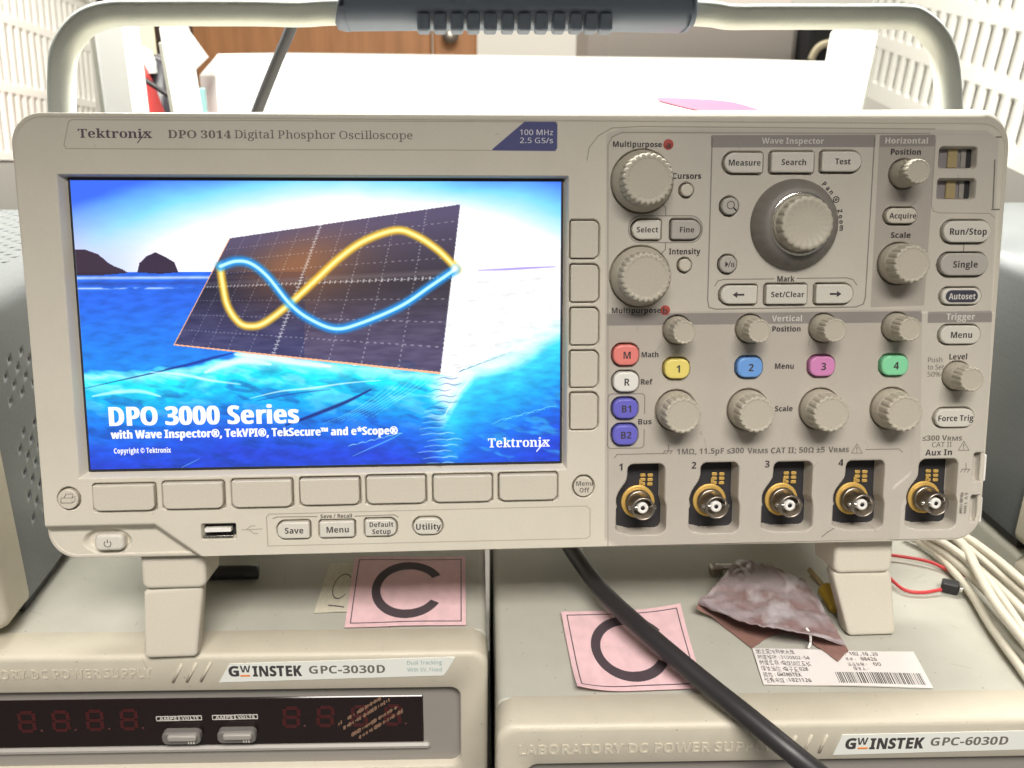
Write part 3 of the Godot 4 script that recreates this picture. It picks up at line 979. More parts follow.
func stroke(im: Image, px: Array, w: float, c: Color, alpha: float) -> void:      # a soft brush line
	var pts := []
	for k in px.size() / 2:
		var s := S(px[k * 2], px[k * 2 + 1])
		pts.append(Vector3(s.x, s.y, 0))
	var path := smooth_path(pts, 44 if w < 8.0 else 16)
	var best := {}
	var r := int(w * 1.6) + 2
	for n in path.size():
		var p := path[n]
		var t := float(n) / (path.size() - 1)
		var ww := w * (0.35 + 0.65 * sin(PI * t))
		for j in range(-r, r + 1):
			for i in range(-r, r + 1):
				var x := int(p.x) + i
				var y := int(p.y) + j
				if x < 0 or y < 0 or x >= SW or y >= SH:
					continue
				var d := Vector2(x - p.x, y - p.y).length() / ww
				var k := y * SW + x
				if d < best.get(k, 9.0):
					best[k] = d
	for k in best:
		var x: int = k % SW
		var y: int = k / SW
		im.set_pixel(x, y, im.get_pixel(x, y).lerp(c, clampf(1.5 - best[k] * 1.3, 0, 1) * alpha))
func glow_curve(im: Image, px: Array, rim: Color, core: Color, soft: float) -> void:
	var pts := []
	for k in px.size() / 2:
		var s := S(px[k * 2], px[k * 2 + 1])
		pts.append(Vector3(s.x, s.y, 0))
	var path := smooth_path(pts, 40)
	var best := {}
	for p in path:
		for j in range(-13, 14):
			for i in range(-13, 14):
				var x := int(p.x) + i
				var y := int(p.y) + j
				if x < 0 or y < 0 or x >= SW or y >= SH:
					continue
				var d := Vector2(x - p.x, y - p.y).length()
				var k := y * SW + x
				if d < best.get(k, 99.0):
					best[k] = d
	for k in best:
		var d: float = best[k]
		var x: int = k % SW
		var y: int = k / SW
		var c := im.get_pixel(x, y)
		c = c.lerp(rim, clampf(1.0 - (d - 4.0) / (5.0 + soft * 2.0), 0, 1) * 0.85)
		c = c.lerp(core, clampf(1.0 - (d - 1.6) / 2.0, 0, 1))
		im.set_pixel(x, y, c)
func build_scope() -> void:
	scope = thing("oscilloscope", "cream bench oscilloscope with lit screen, knobs and raised handle, standing on two feet", "oscilloscope", scope_t)
	build_panel()
	# --- screen
	obj("screen_frame", rr_solid(0, 0, 0.0990, 0.0598, [0.0003, 0.0003, 0.0003, 0.0003], -0.0020, -0.0002, 0.0001), M.lcd_frame, scope, Vector3(-0.0844, 0.147, SZ))
	var sm := SurfaceTool.new()
	sm.begin(Mesh.PRIMITIVE_TRIANGLES)
	for k in [[-1, -1], [-1, 1], [1, 1], [-1, -1], [1, 1], [1, -1]]:
		sm.set_normal(Vector3(0, 0, 1))
		sm.set_uv(Vector2(0.5 + 0.5 * k[0], 0.5 - 0.5 * k[1]))
		sm.add_vertex(Vector3(0.098 * k[0], 0.0588 * k[1], 0))
	var smat := mat(0.02, 0.02, 0.025, 0.2)
	smat.emission_enabled = true
	smat.emission_texture = ImageTexture.create_from_image(screen_picture())
	smat.emission_operator = BaseMaterial3D.EMISSION_OP_MULTIPLY
	smat.emission = Color.WHITE
	smat.emission_energy_multiplier = 1.15
	var scr := obj("screen", sm.commit(), smat, scope, Vector3(-0.0844, 0.147, SZ))
	scr.set_meta("label", "lit colour screen showing a blue seascape with yellow and blue waveforms")
	var lit := glow(1, 1, 1, 1.1)
	var so := Vector3(-0.0844, 0.147, SZ)
	for e in [-0.7, 0.7]:
		ftext("DPO 3000 Series", 110 + e, 299 + e, 415.2, 19.0, lit, FB, scr, SZ + 0.0001 + e * 0.00002, so)
		ftext("with Wave Inspector®, TekVPI®, TekSecure™ and e*Scope®", 112.5 + e * 0.45, 399 + e * 0.45, 432.5, 8.2, lit, FB, scr, SZ + 0.0001 + e * 0.00002, so)
	ftext("Copyright © Tektronix", 114, 171, 450.5, 5.2, lit, FB, scr, SZ + 0.0001, so)
	ftext("Tektronix", 488, 550, 442.5, 9.0, lit, FRB, scr, SZ + 0.0001, so)
	var sl := F(546, 440, SZ + 0.0001) - so
	var sl2 := F(536.5, 451.5, SZ + 0.0001) - so
	obj("lettering", tube([sl2, sl], 0.00022, 6, 1, Vector3.BACK), lit, scr)
	# --- header
	ftext("Tektronix", 78, 152, 133.5, 8.8, M.ink_violet, FRB)
	obj("lettering", tube([F(146.5, 131), F(137.5, 143)], 0.00018, 6, 1, Vector3.BACK), M.ink_violet, scope)
	ftext("DPO 3014", 168, 231, 134.3, 8.0, M.ink_soft, FRB)
	ftext("Digital Phosphor Oscilloscope", 235, 413, 134.8, 8.0, M.ink_soft, FR)
	ftext("100 MHz", 520, 553, 132.3, 5.4, M.ink_white, FS)
	ftext("2.5 GS/s", 520, 553, 140.4, 5.4, M.ink_white, FS)
	# --- soft keys below and beside the screen
	for k in [[91, 484.4, 154, 511], [160.9, 482, 222.7, 509], [230, 479.8, 291.6, 507.4], [298.4, 478, 359.2, 505], [365, 476, 425.4, 503.6], [431.8, 475, 492, 502], [497.8, 473.6, 557.2, 500.4]]:
		key(k[0], k[1], k[2], k[3], 0.0008, 0.0008, M.key, 0.0018, "", 5, null, "soft_key", 0.0006, 0.0026)
	for k in [[570.2, 220, 598.4, 258], [570.2, 264, 598.4, 301.6], [570.2, 307.4, 598.2, 344.6], [570, 350.4, 597.8, 387], [570, 392.6, 597.4, 429.2]]:
		key(k[0], k[1], k[2], k[3], 0.0007, 0.0024, M.key, 0.0007, "", 5, null, "soft_key", 0.0004)
	var pk := key(56.5, 488.5, 78, 509.5, 0.02, 0.02, M.key, 0.0012, "", 5, null, "print_button", 0.0005)
	var pc := pk.position
	for l in [[[61, 503], [61, 498], [72, 498], [72, 503], [61, 503]], [[64, 498], [66, 494], [73, 494], [72, 498]], [[72, 498], [75, 496], [75, 501], [72, 503]]]:
		var pts := []
		for p in l:
			pts.append(F(p[0], p[1], 0.00123) - pc)
		obj("printer_mark", tube(pts, 0.00014, 5, 1, Vector3.BACK), M.ink_soft, pk)
	key(573, 476, 593.6, 496.6, 0.02, 0.02, M.key, 0.0009, "Menu\nOff", 4.6, M.ink_soft, "menu_off_button", 0.0004)
	# power button in its dish
	var pb := F(111, 541.2, -0.004)
	var po := obj("power_button", rr_solid(0, 0, 0.0060, 0.0036, [0.0024, 0.0024, 0.0024, 0.0024], -0.005, 0.0028, 0.0013), M.key_white, scope, Vector3(pb.x, pb.y, -0.0045))
	var arc := []
	for k in 15:
		var an := PI * 0.5 + 0.75 + (TAU - 1.5) * k / 14.0
		arc.append(Vector3(0.0014 * cos(an) - 0.0006, 0.0014 * sin(an) - 0.0004, 0.00285))
	obj("power_mark", tube(arc, 0.00017, 5, 1, Vector3.BACK), M.ink, po)
	obj("power_mark", tube([Vector3(-0.0006, 0, 0.00285), Vector3(-0.0006, 0.0015, 0.00285)], 0.00017, 5, 1, Vector3.BACK), M.ink, po)
	# USB socket
	var ua := F(202.5, 525, -0.002)
	var ub := F(235, 537.6, -0.002)
	var uc := (ua + ub) * 0.5
	var uo := obj("usb_socket", rr_solid(0, -0.0017, 0.0062, 0.0004, [0.0002, 0.0002, 0.0002, 0.0002], -0.0025, 0.0010, 0.0001), M.nickel, scope, Vector3(uc.x, uc.y, -0.001))
	obj("usb_tongue", box(Vector3(-0.0054, 0.0001, -0.003), Vector3(0.0054, 0.0018, 0.0004), 0.0001), M.ptfe, uo)
	obj("usb_well", box(Vector3(-0.0066, -0.0024, -0.0038), Vector3(0.0066, 0.0024, -0.0031), 0.0001), M.black, uo)
	key(275.8, 521.6, 309.3, 538.8, 0.0030, 0.0009, M.key_white, 0.0016, "Save", 6.0)
	key(318, 520.8, 354.2, 537.6, 0.0009, 0.0009, M.key_white, 0.0016, "Menu", 6.0)
	key(363.6, 519, 396.2, 536.2, 0.0009, 0.0030, M.key_white, 0.0016, "Default\nSetup", 4.8)
	key(412, 517.8, 442, 534.6, 0.02, 0.02, M.key_white, 0.0016, "Utility", 6.0)
	ftext("Save / Recall", 320.5, 352, 516.0, 3.8, M.ink)
	# --- multipurpose corner
	ftext("Multipurpose", 613, 662, 144.2, 5.6, M.ink)
	ftext("Multipurpose", 611.8, 661, 310.4, 5.6, M.ink)
	for q in [[668.4, 144.4, "a"], [665.2, 310.2, "b"]]:
		var c := F(q[0], q[1], 0.0)
		obj("red_dot", lathe([[0.0021, -0.0008], [0.0021, 0.00001], [0.002, 0.00005]], 28), M.ink_red, scope, c)
		ftext(q[2], q[0] - 2.4, q[0] + 2.4, q[1] + 0.6, 6.2, M.ink, FB, null, 0.00007)
	knob(642, 181.5, 30.0, 25.6, 0.0125, M.knob, 26)
	knob(640, 276.6, 29.2, 25.2, 0.0125, M.knob, 26)
	ftext("Cursors", 672.6, 701.2, 175.8, 5.8, M.ink)
	ftext("Intensity", 669, 700.4, 251.4, 5.8, M.ink)
	key(679.5, 182.6, 693.4, 196.4, 0.02, 0.02, M.key, 0.0018)
	key(677.6, 257.8, 691.4, 271.6, 0.02, 0.02, M.key, 0.0018)
	key(630.8, 219, 661, 239.4, 0.0040, 0.0009, M.key_white, 0.0016, "Select", 5.6)
	key(670.2, 219, 700.8, 239.4, 0.0009, 0.0040, M.key_grey, 0.0016, "Fine", 5.6)
	# --- wave inspector
	ftext("Wave Inspector", 762, 824, 140.8, 6.0, M.ink_pale)
	key(723.2, 151.6, 763, 172.8, 0.0040, 0.0009, M.key_white, 0.0018, "Measure", 6.0)
	key(770, 151.0, 814.4, 172.4, 0.0009, 0.0009, M.key_white, 0.0018, "Search", 6.0)
	key(820.6, 150.4, 861.8, 171.6, 0.0009, 0.0040, M.key_white, 0.0018, "Test", 6.0)
	var mg := key(720.2, 196.4, 738.8, 214.8, 0.02, 0.02, M.key_grey, 0.0018, "", 5, null, "zoom_button")
	obj("magnifier_mark", ring_mesh(0.0013, 0.0017, 0.0017, 0.00186, 24), M.ink, mg, Vector3(0.0002, 0.0004, 0))
	obj("magnifier_mark", tube([Vector3(0.0013, -0.0006, 0.00183), Vector3(0.0026, -0.0018, 0.00183)], 0.0003, 6, 1, Vector3.BACK), M.ink, mg)
	var pp := key(718.2, 254.6, 736.8, 273, 0.02, 0.02, M.key_grey, 0.0018, "", 5, null, "play_button")
	letters(pp, "/ıı", Vector3(0.0012, 0, 0.00185), 0.0026, 0.0024, M.ink)
	var tr := begin()
	loops(tr, [PackedVector3Array([Vector3(-0.0013, -0.0012, 0.0016), Vector3(0.0001, 0, 0.0016), Vector3(-0.0013, 0.0012, 0.0016)]), PackedVector3Array([Vector3(-0.0013, -0.0012, 0.00187), Vector3(0.0001, 0, 0.00187), Vector3(-0.0013, 0.0012, 0.00187)])])
	obj("play_mark", done(tr), M.ink, pp)
	# jog wheel
	var wc := F(794, 224.5, 0.0)
	var wr: float = F(837.5, 224.5).x - wc.x
	var wheel := obj("jog_wheel", lathe([[wr, -0.001], [wr, 0.0006], [wr * 0.97, 0.0022], [wr * 0.90, 0.0048], [wr * 0.82, 0.0066], [wr * 0.76, 0.0072], [wr * 0.70, 0.0074]], 160, 24, 0.00018, 0.002, 0.0068), M.knob_grey, scope, wc)
	var cr: float = F(794 + 30.6, 224.5, 0.0075).x - F(794, 224.5, 0.0075).x
	obj("chrome_ring", ring_mesh(cr - 0.0011, cr, 0.0065, 0.0080, 96), M.chrome, wheel)
	var ir: float = F(794 + 26.4, 224.5, 0.0145).x - F(794, 224.5, 0.0145).x
	obj("inner_knob", lathe([[ir * 1.06, 0.006], [ir * 1.05, 0.0085], [ir * 1.04, 0.0086]], 64), M.knob, wheel)
	obj("inner_cap", lathe([[ir * 1.02, 0.0084], [ir * 1.01, 0.0095], [ir, 0.0135], [ir * 0.985, 0.0142], [ir * 0.94, 0.0147], [ir * 0.82, 0.0147], [ir * 0.80, 0.01455], [ir * 0.3, 0.01455]], 192, 20, ir * 0.05, 0.009, 0.0146), M.knob, wheel)
	for q in [["P", 824.5, 184, -0.75], ["a", 828.2, 188, -0.82], ["n", 831.6, 192.2, -0.9], ["Z", 840, 211, -1.36], ["o", 841, 216.6, -1.45], ["o", 841.6, 222, -1.53], ["m", 841.8, 228, -1.6]]:
		letters(scope, q[0], F(q[1], q[2], 0.00005), 0.0, 0.0020, M.ink, FB, q[3])
	obj("pan_mark", ring_mesh(0.0010, 0.0014, -0.0006, 0.00006, 20), M.ink, scope, F(836.2, 199.5))
	obj("pan_mark", ring_mesh(0.0002, 0.0006, -0.0006, 0.00006, 12), M.ink, scope, F(836.2, 199.5))
	ftext("Mark", 777.4, 794.6, 278.8, 5.6, M.ink)
	for q in [[719.2, 284.6, 757.4, 304, 0.0040, 0.0009, -1.0], [814.8, 283.4, 853.4, 303.6, 0.0009, 0.0040, 1.0]]:
		var ak := key(q[0], q[1], q[2], q[3], q[4], q[5], M.key_white, 0.0018, "", 5, null, "arrow_button")
		var s: float = q[6]
		obj("arrow_mark", box(Vector3(-0.0022, -0.0004, 0.0016), Vector3(0.0022, 0.0004, 0.00187), 0.00001), M.ink, ak)
		var at := begin()
		var a1 := [Vector2(s * 0.0028, 0), Vector2(s * 0.0008, 0.0013), Vector2(s * 0.0008, -0.0013)]
		if s < 0.0:
			a1.reverse()
		loops(at, [lift(PackedVector2Array(a1), 0.0016), lift(PackedVector2Array(a1), 0.00188)])
		obj("arrow_mark", done(at), M.ink, ak)
	key(764.8, 283.8, 807.4, 304.2, 0.0009, 0.0009, M.key_white, 0.0018, "Set/Clear", 5.6)
	# --- horizontal
	ftext("Horizontal", 885.5, 928, 140.6, 6.0, M.ink_pale)
	ftext("Position", 891, 921, 151.8, 5.8, M.ink)
	knob(903.4, 174, 13.4, 12.2, 0.0125, M.knob, 16)
	key(884.8, 207.2, 917.6, 223.4, 0.02, 0.02, M.key, 0.0018, "Acquire", 5.6)
	ftext("Scale", 891, 910.6, 235, 5.8, M.ink)
	knob(897.9, 263.6, 19.4, 18.6, 0.0125, M.knob, 18)
	for q in [[940.6, 147.6, 975.8, 167.7], [938.6, 179.4, 974, 198.6]]:
		var a := F(q[0], q[1], -0.003)
		var b := F(q[2], q[3], -0.003)
		var hx: float = (b.x - a.x) * 0.5
		var hy: float = (a.y - b.y) * 0.5
		var wn := obj("probe_contact", box(Vector3(-hx - 0.001, -hy - 0.001, -0.0004), Vector3(hx + 0.001, hy + 0.001, 0.0), 0.0001), M.strip_grey, scope, Vector3((a.x + b.x) * 0.5, (a.y + b.y) * 0.5, -0.0040))
		obj("contact_strip", box(Vector3(-hx * 0.55, -hy, 0.0), Vector3(-hx * 0.02, hy, 0.0008), 0.0002), M.strip_gold, wn)
		obj("contact_strip", box(Vector3(hx * 0.18, -hy, 0.0), Vector3(hx * 0.45, hy, 0.0005), 0.0002), M.inner, wn)
		obj("dark_slot", box(Vector3(hx * 0.5, -hy - 0.0004, -0.0002), Vector3(hx + 0.0008, hy + 0.0004, 0.0003), 0.0001), M.black_soft, wn)
	# --- run, single, autoset, trigger
	key(942.2, 219.8, 991.2, 242.4, 0.02, 0.02, M.key_white, 0.0020, "Run/Stop", 6.6)
	key(938.8, 252.2, 988.8, 275.6, 0.02, 0.02, M.key_grey, 0.0020, "Single", 6.6)
	var au := key(940.6, 287.2, 981.6, 304.4, 0.02, 0.02, M.key_white, 0.0014, "", 5, null, "autoset_button")
	obj("dark_face", rr_solid(0, 0, 0.0071, 0.0026, [0.0026, 0.0026, 0.0026, 0.0026], 0.0008, 0.0017, 0.0003, 10), M.ink_blue, au)
	letters(au, "Autoset", Vector3(0, 0, 0.00175), 0.0118, 0.0026, M.ink_pale)
	ftext("Vertical", 772, 802, 318.4, 6.0, M.ink_pale)
	ftext("Trigger", 946.5, 975, 316.6, 6.4, M.ink_pale, FB, null, 0.00045)
	key(938.8, 324.8, 980.8, 344, 0.02, 0.02, M.key_white, 0.0020, "Menu", 6.2)
	ftext("Level", 949.4, 967.2, 356.6, 5.8, M.ink, FB, null, 0.00045)
	ftext("Push", 928, 942.4, 359.8, 5.0, M.ink_soft, FS, null, 0.00045)
	ftext("to Set", 927.6, 944, 367, 5.0, M.ink_soft, FS, null, 0.00045)
	ftext("50%", 927.4, 940.6, 374.2, 5.0, M.ink_soft, FS, null, 0.00045)
	knob(956, 375.6, 13.4, 12.2, 0.0125, M.knob, 16)
	key(933.8, 408.2, 974.6, 427.2, 0.02, 0.02, M.key_white, 0.0020, "Force Trig", 5.8)
	ftext("≤300 V", 922.4, 947, 438, 5.2, M.ink_soft, FB, null, 0.00045)
	ftext("RMS", 947.6, 962, 438.6, 4.2, M.ink_soft, FB, null, 0.00045)
	ftext("CAT II", 932, 951.6, 444.6, 5.0, M.ink_soft, FS, null, 0.00045)
	ftext("Aux In", 925.4, 952, 452.4, 6.0, M.ink, FB, null, 0.00045)
	# --- vertical
	ftext("Position", 772.4, 800.6, 328.8, 5.4, M.ink)
	ftext("Menu", 775, 793.8, 366, 5.4, M.ink)
	ftext("Scale", 775, 792.6, 408.6, 5.4, M.ink)
	for q in [[677, 329.8], [749.8, 328.8], [823.1, 328], [895.9, 327]]:
		knob(q[0], q[1], 13.4, 12.0, 0.0125, M.knob, 16)
	for q in [[675.9, 410.5], [747.7, 409.6], [819.7, 409], [890.8, 408.4]]:
		knob(q[0], q[1], 19.6, 18.4, 0.0125, M.knob, 18)
	var ch := [[662.8, 358.2, 690, 378.8, "1", M.yellow_key], [735.6, 356.6, 763, 377.6, "2", M.blue_key], [808.2, 355.6, 835.6, 376.4, "3", M.pink_key], [880.2, 354.8, 908.8, 375.6, "4", M.green_key]]
	for q in ch:
		key(q[0], q[1], q[2], q[3], 0.0036, 0.0036, q[5], 0.0022, q[4], 7.4, M.ink, "channel_button", 0.0008)
	key(611.6, 344.2, 639, 365.4, 0.0036, 0.0036, M.red_key, 0.0022, "M", 7.0, M.ink, "math_button", 0.0008)
	key(611.6, 371.4, 639, 392, 0.0036, 0.0036, M.white_key, 0.0022, "R", 7.0, M.ink, "reference_button", 0.0008)
	key(611.2, 398.2, 638.2, 418.8, 0.0036, 0.0036, M.violet_key, 0.0022, "B1", 7.0, M.ink, "bus_button", 0.0008)
	key(611.0, 424.4, 637.8, 445.2, 0.0036, 0.0036, M.violet_key, 0.0022, "B2", 7.0, M.ink, "bus_button", 0.0008)
	ftext("Math", 641.6, 658.4, 354.6, 5.4, M.ink)
	ftext("Ref", 641, 652.6, 381.8, 5.4, M.ink)
	ftext("Bus", 638.2, 651.6, 421.6, 5.4, M.ink)
	ftext("1MΩ, 11.5pF ≤300", 677, 744, 451.0, 5.6, M.ink_soft, FB)
	ftext("V", 747.5, 752.5, 450.6, 5.6, M.ink_soft, FB)
	ftext("RMS", 753, 768, 451.0, 4.4, M.ink_soft, FB)
	ftext("CAT II; 50Ω ±5", 771, 825, 450.0, 5.6, M.ink_soft, FB)
	ftext("V", 828.5, 833.5, 449.6, 5.6, M.ink_soft, FB)
	ftext("RMS", 834, 849, 450.0, 4.4, M.ink_soft, FB)
	# --- inputs
	connector(637.4, 501, [628.7, 465.6, 662.6, 531, 617.5, 492], 642.6, 474.8)
	connector(708.8, 499.6, [702, 464, 735.8, 529.4, 691, 490], 714, 473.6)
	connector(780.4, 498.6, [775.2, 463, 809, 527.6, 763.6, 489], 785.8, 472.6)
	connector(850.8, 497.8, [847.7, 461.8, 880.2, 525.8, 835.2, 488], 856.8, 471.4)
	connector(922.6, 496.6, [920.3, 460.2, 952.4, 525.2, 908, 486], 927.6, 470.6)
	for q in [["1", 620.8, 467], ["2", 694, 465.2], ["3", 767.4, 464], ["4", 841, 462.6]]:
		letters(scope, q[0], F(q[1], q[2], 0.00005), 0.0, 0.0030, M.ink)
	letters(scope, "PROBE COMP", F(961.5, 503, 0.0009), 0.0095, 0.0012, M.ink_soft, FS, -PI / 2)
	letters(scope, "5 V  1 kHz", F(966, 503, 0.0009), 0.0095, 0.0012, M.ink_soft, FS, -PI / 2)
	for q in [[974.5, 453, 983.4, 480.5], [971.2, 495.5, 979.4, 521]]:
		var a := F(q[0], q[1], -0.003)
		var b := F(q[2], q[3], -0.003)
		obj("edge_contact", box(Vector3(a.x + 0.0016, b.y, -0.0042), Vector3(b.x - 0.0003, a.y - 0.0002, -0.0008), 0.0006), M.ptfe, scope)
	finish_panel()
	# --- rear case, handle, feet
	obj("rear_case", rr_solid(0, 0.139, 0.190, 0.082, [0.008, 0.008, 0.008, 0.008], 0.001, 0.113, 0.006), M.plastic, scope).transform = Transform3D(Basis(Vector3.UP, PI), Vector3(0, 0, -0.034))
	var hz := -0.062
	var hp := []
	for q in [[63, 135], [62, 100], [62, 74], [64, 54], [73, 36], [88, 21.5], [112, 14], [150, 13], [250, 13], [300, 14], [345, 12], [512, 10], [690, 13], [730, 17], [770, 17], [850, 17], [900, 17], [917, 21], [934, 36], [944, 58], [948, 90], [949, 135]]:
		hp.append(F(q[0], q[1], hz))
	var handle := obj("handle", sweep(smooth_path(hp, 6), func(_t): return rr(0, 0, 0.0052, 0.0060, [0.0036, 0.0036, 0.0036, 0.0036], 4), Vector3.BACK), M.handle, scope)
	var gp := []
	for q in [[343, 7], [347, 7], [360, 6.4], [512, 6], [670, 8.4], [686, 8.8], [692, 9]]:
		gp.append(F(q[0], q[1], hz + 0.001))
	obj("grip", sweep(smooth_path(gp, 6), func(t):
		var e := clampf(minf(t, 1.0 - t) / 0.10, 0.0, 1.0)
		var r := lerpf(0.0078, 0.0095, sqrt(e))
		return rr(0, 0, r, r * 1.25, [r * 0.7, r * 0.7, r * 0.7, r * 0.7], 5), Vector3.BACK), M.grip, handle)
	for q in [423.5, 440, 457, 473.5, 490.6, 507.8, 524.4, 541.6, 559, 576, 591.4, 606]:
		var a := F(q, 12.5, hz + 0.0125)
		var b := F(q, 31.5, hz + 0.0125)
		obj("grip_ridge", rr_solid(0, 0, 0.0029, (a.y - b.y) * 0.5, [0.0014, 0.0014, 0.0014, 0.0014], -0.006, 0.0016, 0.0012), M.grip, handle, (a + b) * 0.5)
	for q in [[[142, 205], [563, 590], [[143.5, 590], [202, 585], [197.5, 663], [144.5, 664.5]]], [[834, 893.5], [546, 574], [[833, 571], [891.5, 572], [895.5, 644], [848, 645.5]]]]:
		var a := F(q[0][0], q[1][1], -0.008)
		var b := F(q[0][1], q[1][0], -0.008)
		var foot := obj("foot", rr_solid(0, 0, (b.x - a.x) * 0.5, (0.0535 - a.y) * 0.5, [0.001, 0.001, 0.0035, 0.0035], -0.022, 0.0, 0.0018), M.plastic, scope, Vector3((a.x + b.x) * 0.5, (0.0535 + a.y) * 0.5, -0.008))
		var st := begin()
		var ls := []
		var poly := PackedVector3Array()
		for p in q[2]:
			var w := F(p[0], p[1], -0.0098)
			poly.append(Vector3(w.x, w.y if w.y > 0.02 else 0.0012, -0.0078))
		poly.reverse()
		var mid := (poly[0] + poly[1] + poly[2] + poly[3]) * 0.25
		for e in [[0.0, -0.010], [0.0, -0.0032], [0.0003, -0.0024], [0.0010, -0.0020], [0.0018, -0.0019]]:
			var l := PackedVector3Array()
			for k in 4:
				var p := poly[k]
				for sgn in 2:                        # doubled corners: a small round
					var other := poly[(k + 3) % 4] if sgn == 0 else poly[(k + 1) % 4]
					var c := p + (other - p).normalized() * 0.0012
					l.append(c + (mid - c) * (e[0] / 0.012) + Vector3(0, 0, e[1]))
			ls.append(l)
		loops(st, ls, true, true)
		obj("leg", done(st), M.plastic, foot, -foot.position)
	for s in [-1.0, 1.0]:
		obj("rear_foot", box(Vector3(s * 0.15 - 0.012, 0.0285, -0.142), Vector3(s * 0.15 + 0.012, 0.058, -0.128), 0.002), M.rubber, scope)
# ---------------------------------------------------------------- bench power supplies
const PH := 0.150
func supply(called: String, label: String, t: Transform3D, w: float) -> Node3D:   # local: x centred, y up from the bench, front edge of the top at z = 0
	var o := thing(called, label, "power supply", t)
	var d := 0.262
	# sheet-metal cover with a rounded shoulder
	var cover := rr(0, PH * 0.5 + 0.003, w * 0.5 - 0.0006, PH * 0.5 - 0.0032, [0.004, 0.004, 0.001, 0.001], 4)
	var st := begin()
	loops(st, [lift(cover, -d), lift(cover, -d + 0.0002), lift(cover, -0.0182), lift(cover, -0.0180)], true, true)
	obj("cover", done(st), M.sheet, o)
	# moulded front frame
	var st2 := begin()
	var ls := []
	var hx := w * 0.5
	var frame := func(e: float, r: float) -> PackedVector2Array: return rr(0, PH * 0.5, hx - e, PH * 0.5 - e, [r, r, 0.003, 0.003], 8)
	ls.append(lift(frame.call(0.0030, 0.006), -0.0200))
	ls.append(lift(frame.call(0.0004, 0.008), -0.0192))
	ls.append(lift(frame.call(0.0, 0.008), -0.0186))
	ls.append(lift(frame.call(0.0, 0.008), -0.0030))
	for k in 5:
		var an := PI * 0.5 * (k + 1) / 5.0
		ls.append(lift(frame.call(0.0026 * (1.0 - cos(an)), 0.008), -0.0030 + 0.0026 * sin(an)))
	var win := func(e: float, z: float) -> PackedVector3Array: return lift(rr(0.0, PH - 0.0415, hx - 0.0125 - e, 0.0225 - e, [0.005, 0.005, 0.005, 0.005], 8), z)
	ls.append(win.call(-0.0006, -0.0004))
	ls.append(win.call(0.0, -0.0008))
	ls.append(win.call(0.0002, -0.0048))
	loops(st2, ls, false)
	obj("front_frame", done(st2), M.fascia, o)
	obj("inner_panel", rr_solid(0, PH - 0.0415, hx - 0.0122, 0.0228, [0.005, 0.005, 0.005, 0.005], -0.009, -0.0046, 0.0002), M.inner, o)
	for sx in [-1.0, 1.0]:
		for z in [-0.03, -0.23]:
			obj("rubber_foot", box(Vector3(sx * (hx - 0.03) - 0.01, -0.008, z - 0.01), Vector3(sx * (hx - 0.03) + 0.01, 0.0012, z + 0.01), 0.001), M.rubber, o)
	return o
func logo(o: Node3D, t: Transform3D, q: Array, model: String, mx0: float, mx1: float, my: float, gx0: float, ix0: float, ix1: float, ly: float, cap_px: float) -> void:
	var z := -0.0001
	var P := func(px: float, py: float) -> Vector3: return inplane(t, px, py, z)
	var st := begin()
	st.set_smooth_group(-1)
	var l0 := PackedVector3Array()
	var l1 := PackedVector3Array()
	for p in q:
		var v: Vector3 = P.call(p[0], p[1])
		l0.append(Vector3(v.x, v.y, -0.0012))
		l1.append(Vector3(v.x, v.y, z))
	loops(st, [l0, l1])
	obj("name_plate", done(st), M.plate, o)
	var ch: float = P.call(ix0, ly - cap_px).y - P.call(ix0, ly).y
	var put := func(s: String, a: float, b: float, y: float, h: float, m: Material, f: Font): letters(o, s, (P.call(a, y) + P.call(b, y)) * 0.5 + Vector3(0, 0, 0.00005), P.call(b, y).x - P.call(a, y).x, h, m, f)
	var gw := (ix0 - gx0 - 3.0) * 0.5
	put.call("G", gx0, gx0 + gw, ly, ch, M.ink, FX)
	put.call("W", gx0 + gw + 1.0, ix0 - 2.0, ly - cap_px * 0.22, ch * 0.62, M.ink, FB)
	put.call("INSTEK", ix0, ix1, ly - 0.3, ch, M.ink, FX)
	var u0: Vector3 = P.call(gx0 + gw + 1.5, ly + cap_px * 0.42)
	var u1: Vector3 = P.call(ix0 - 2.5, ly + cap_px * 0.42)
	obj("logo_bar", box(Vector3(u0.x, u0.y - 0.0004, -0.0005), Vector3(u1.x, u0.y + 0.0004, 0.00003), 0.00001), M.orange, o)
	put.call(model, mx0, mx1, my, ch * 0.74, M.ink_soft, FB)
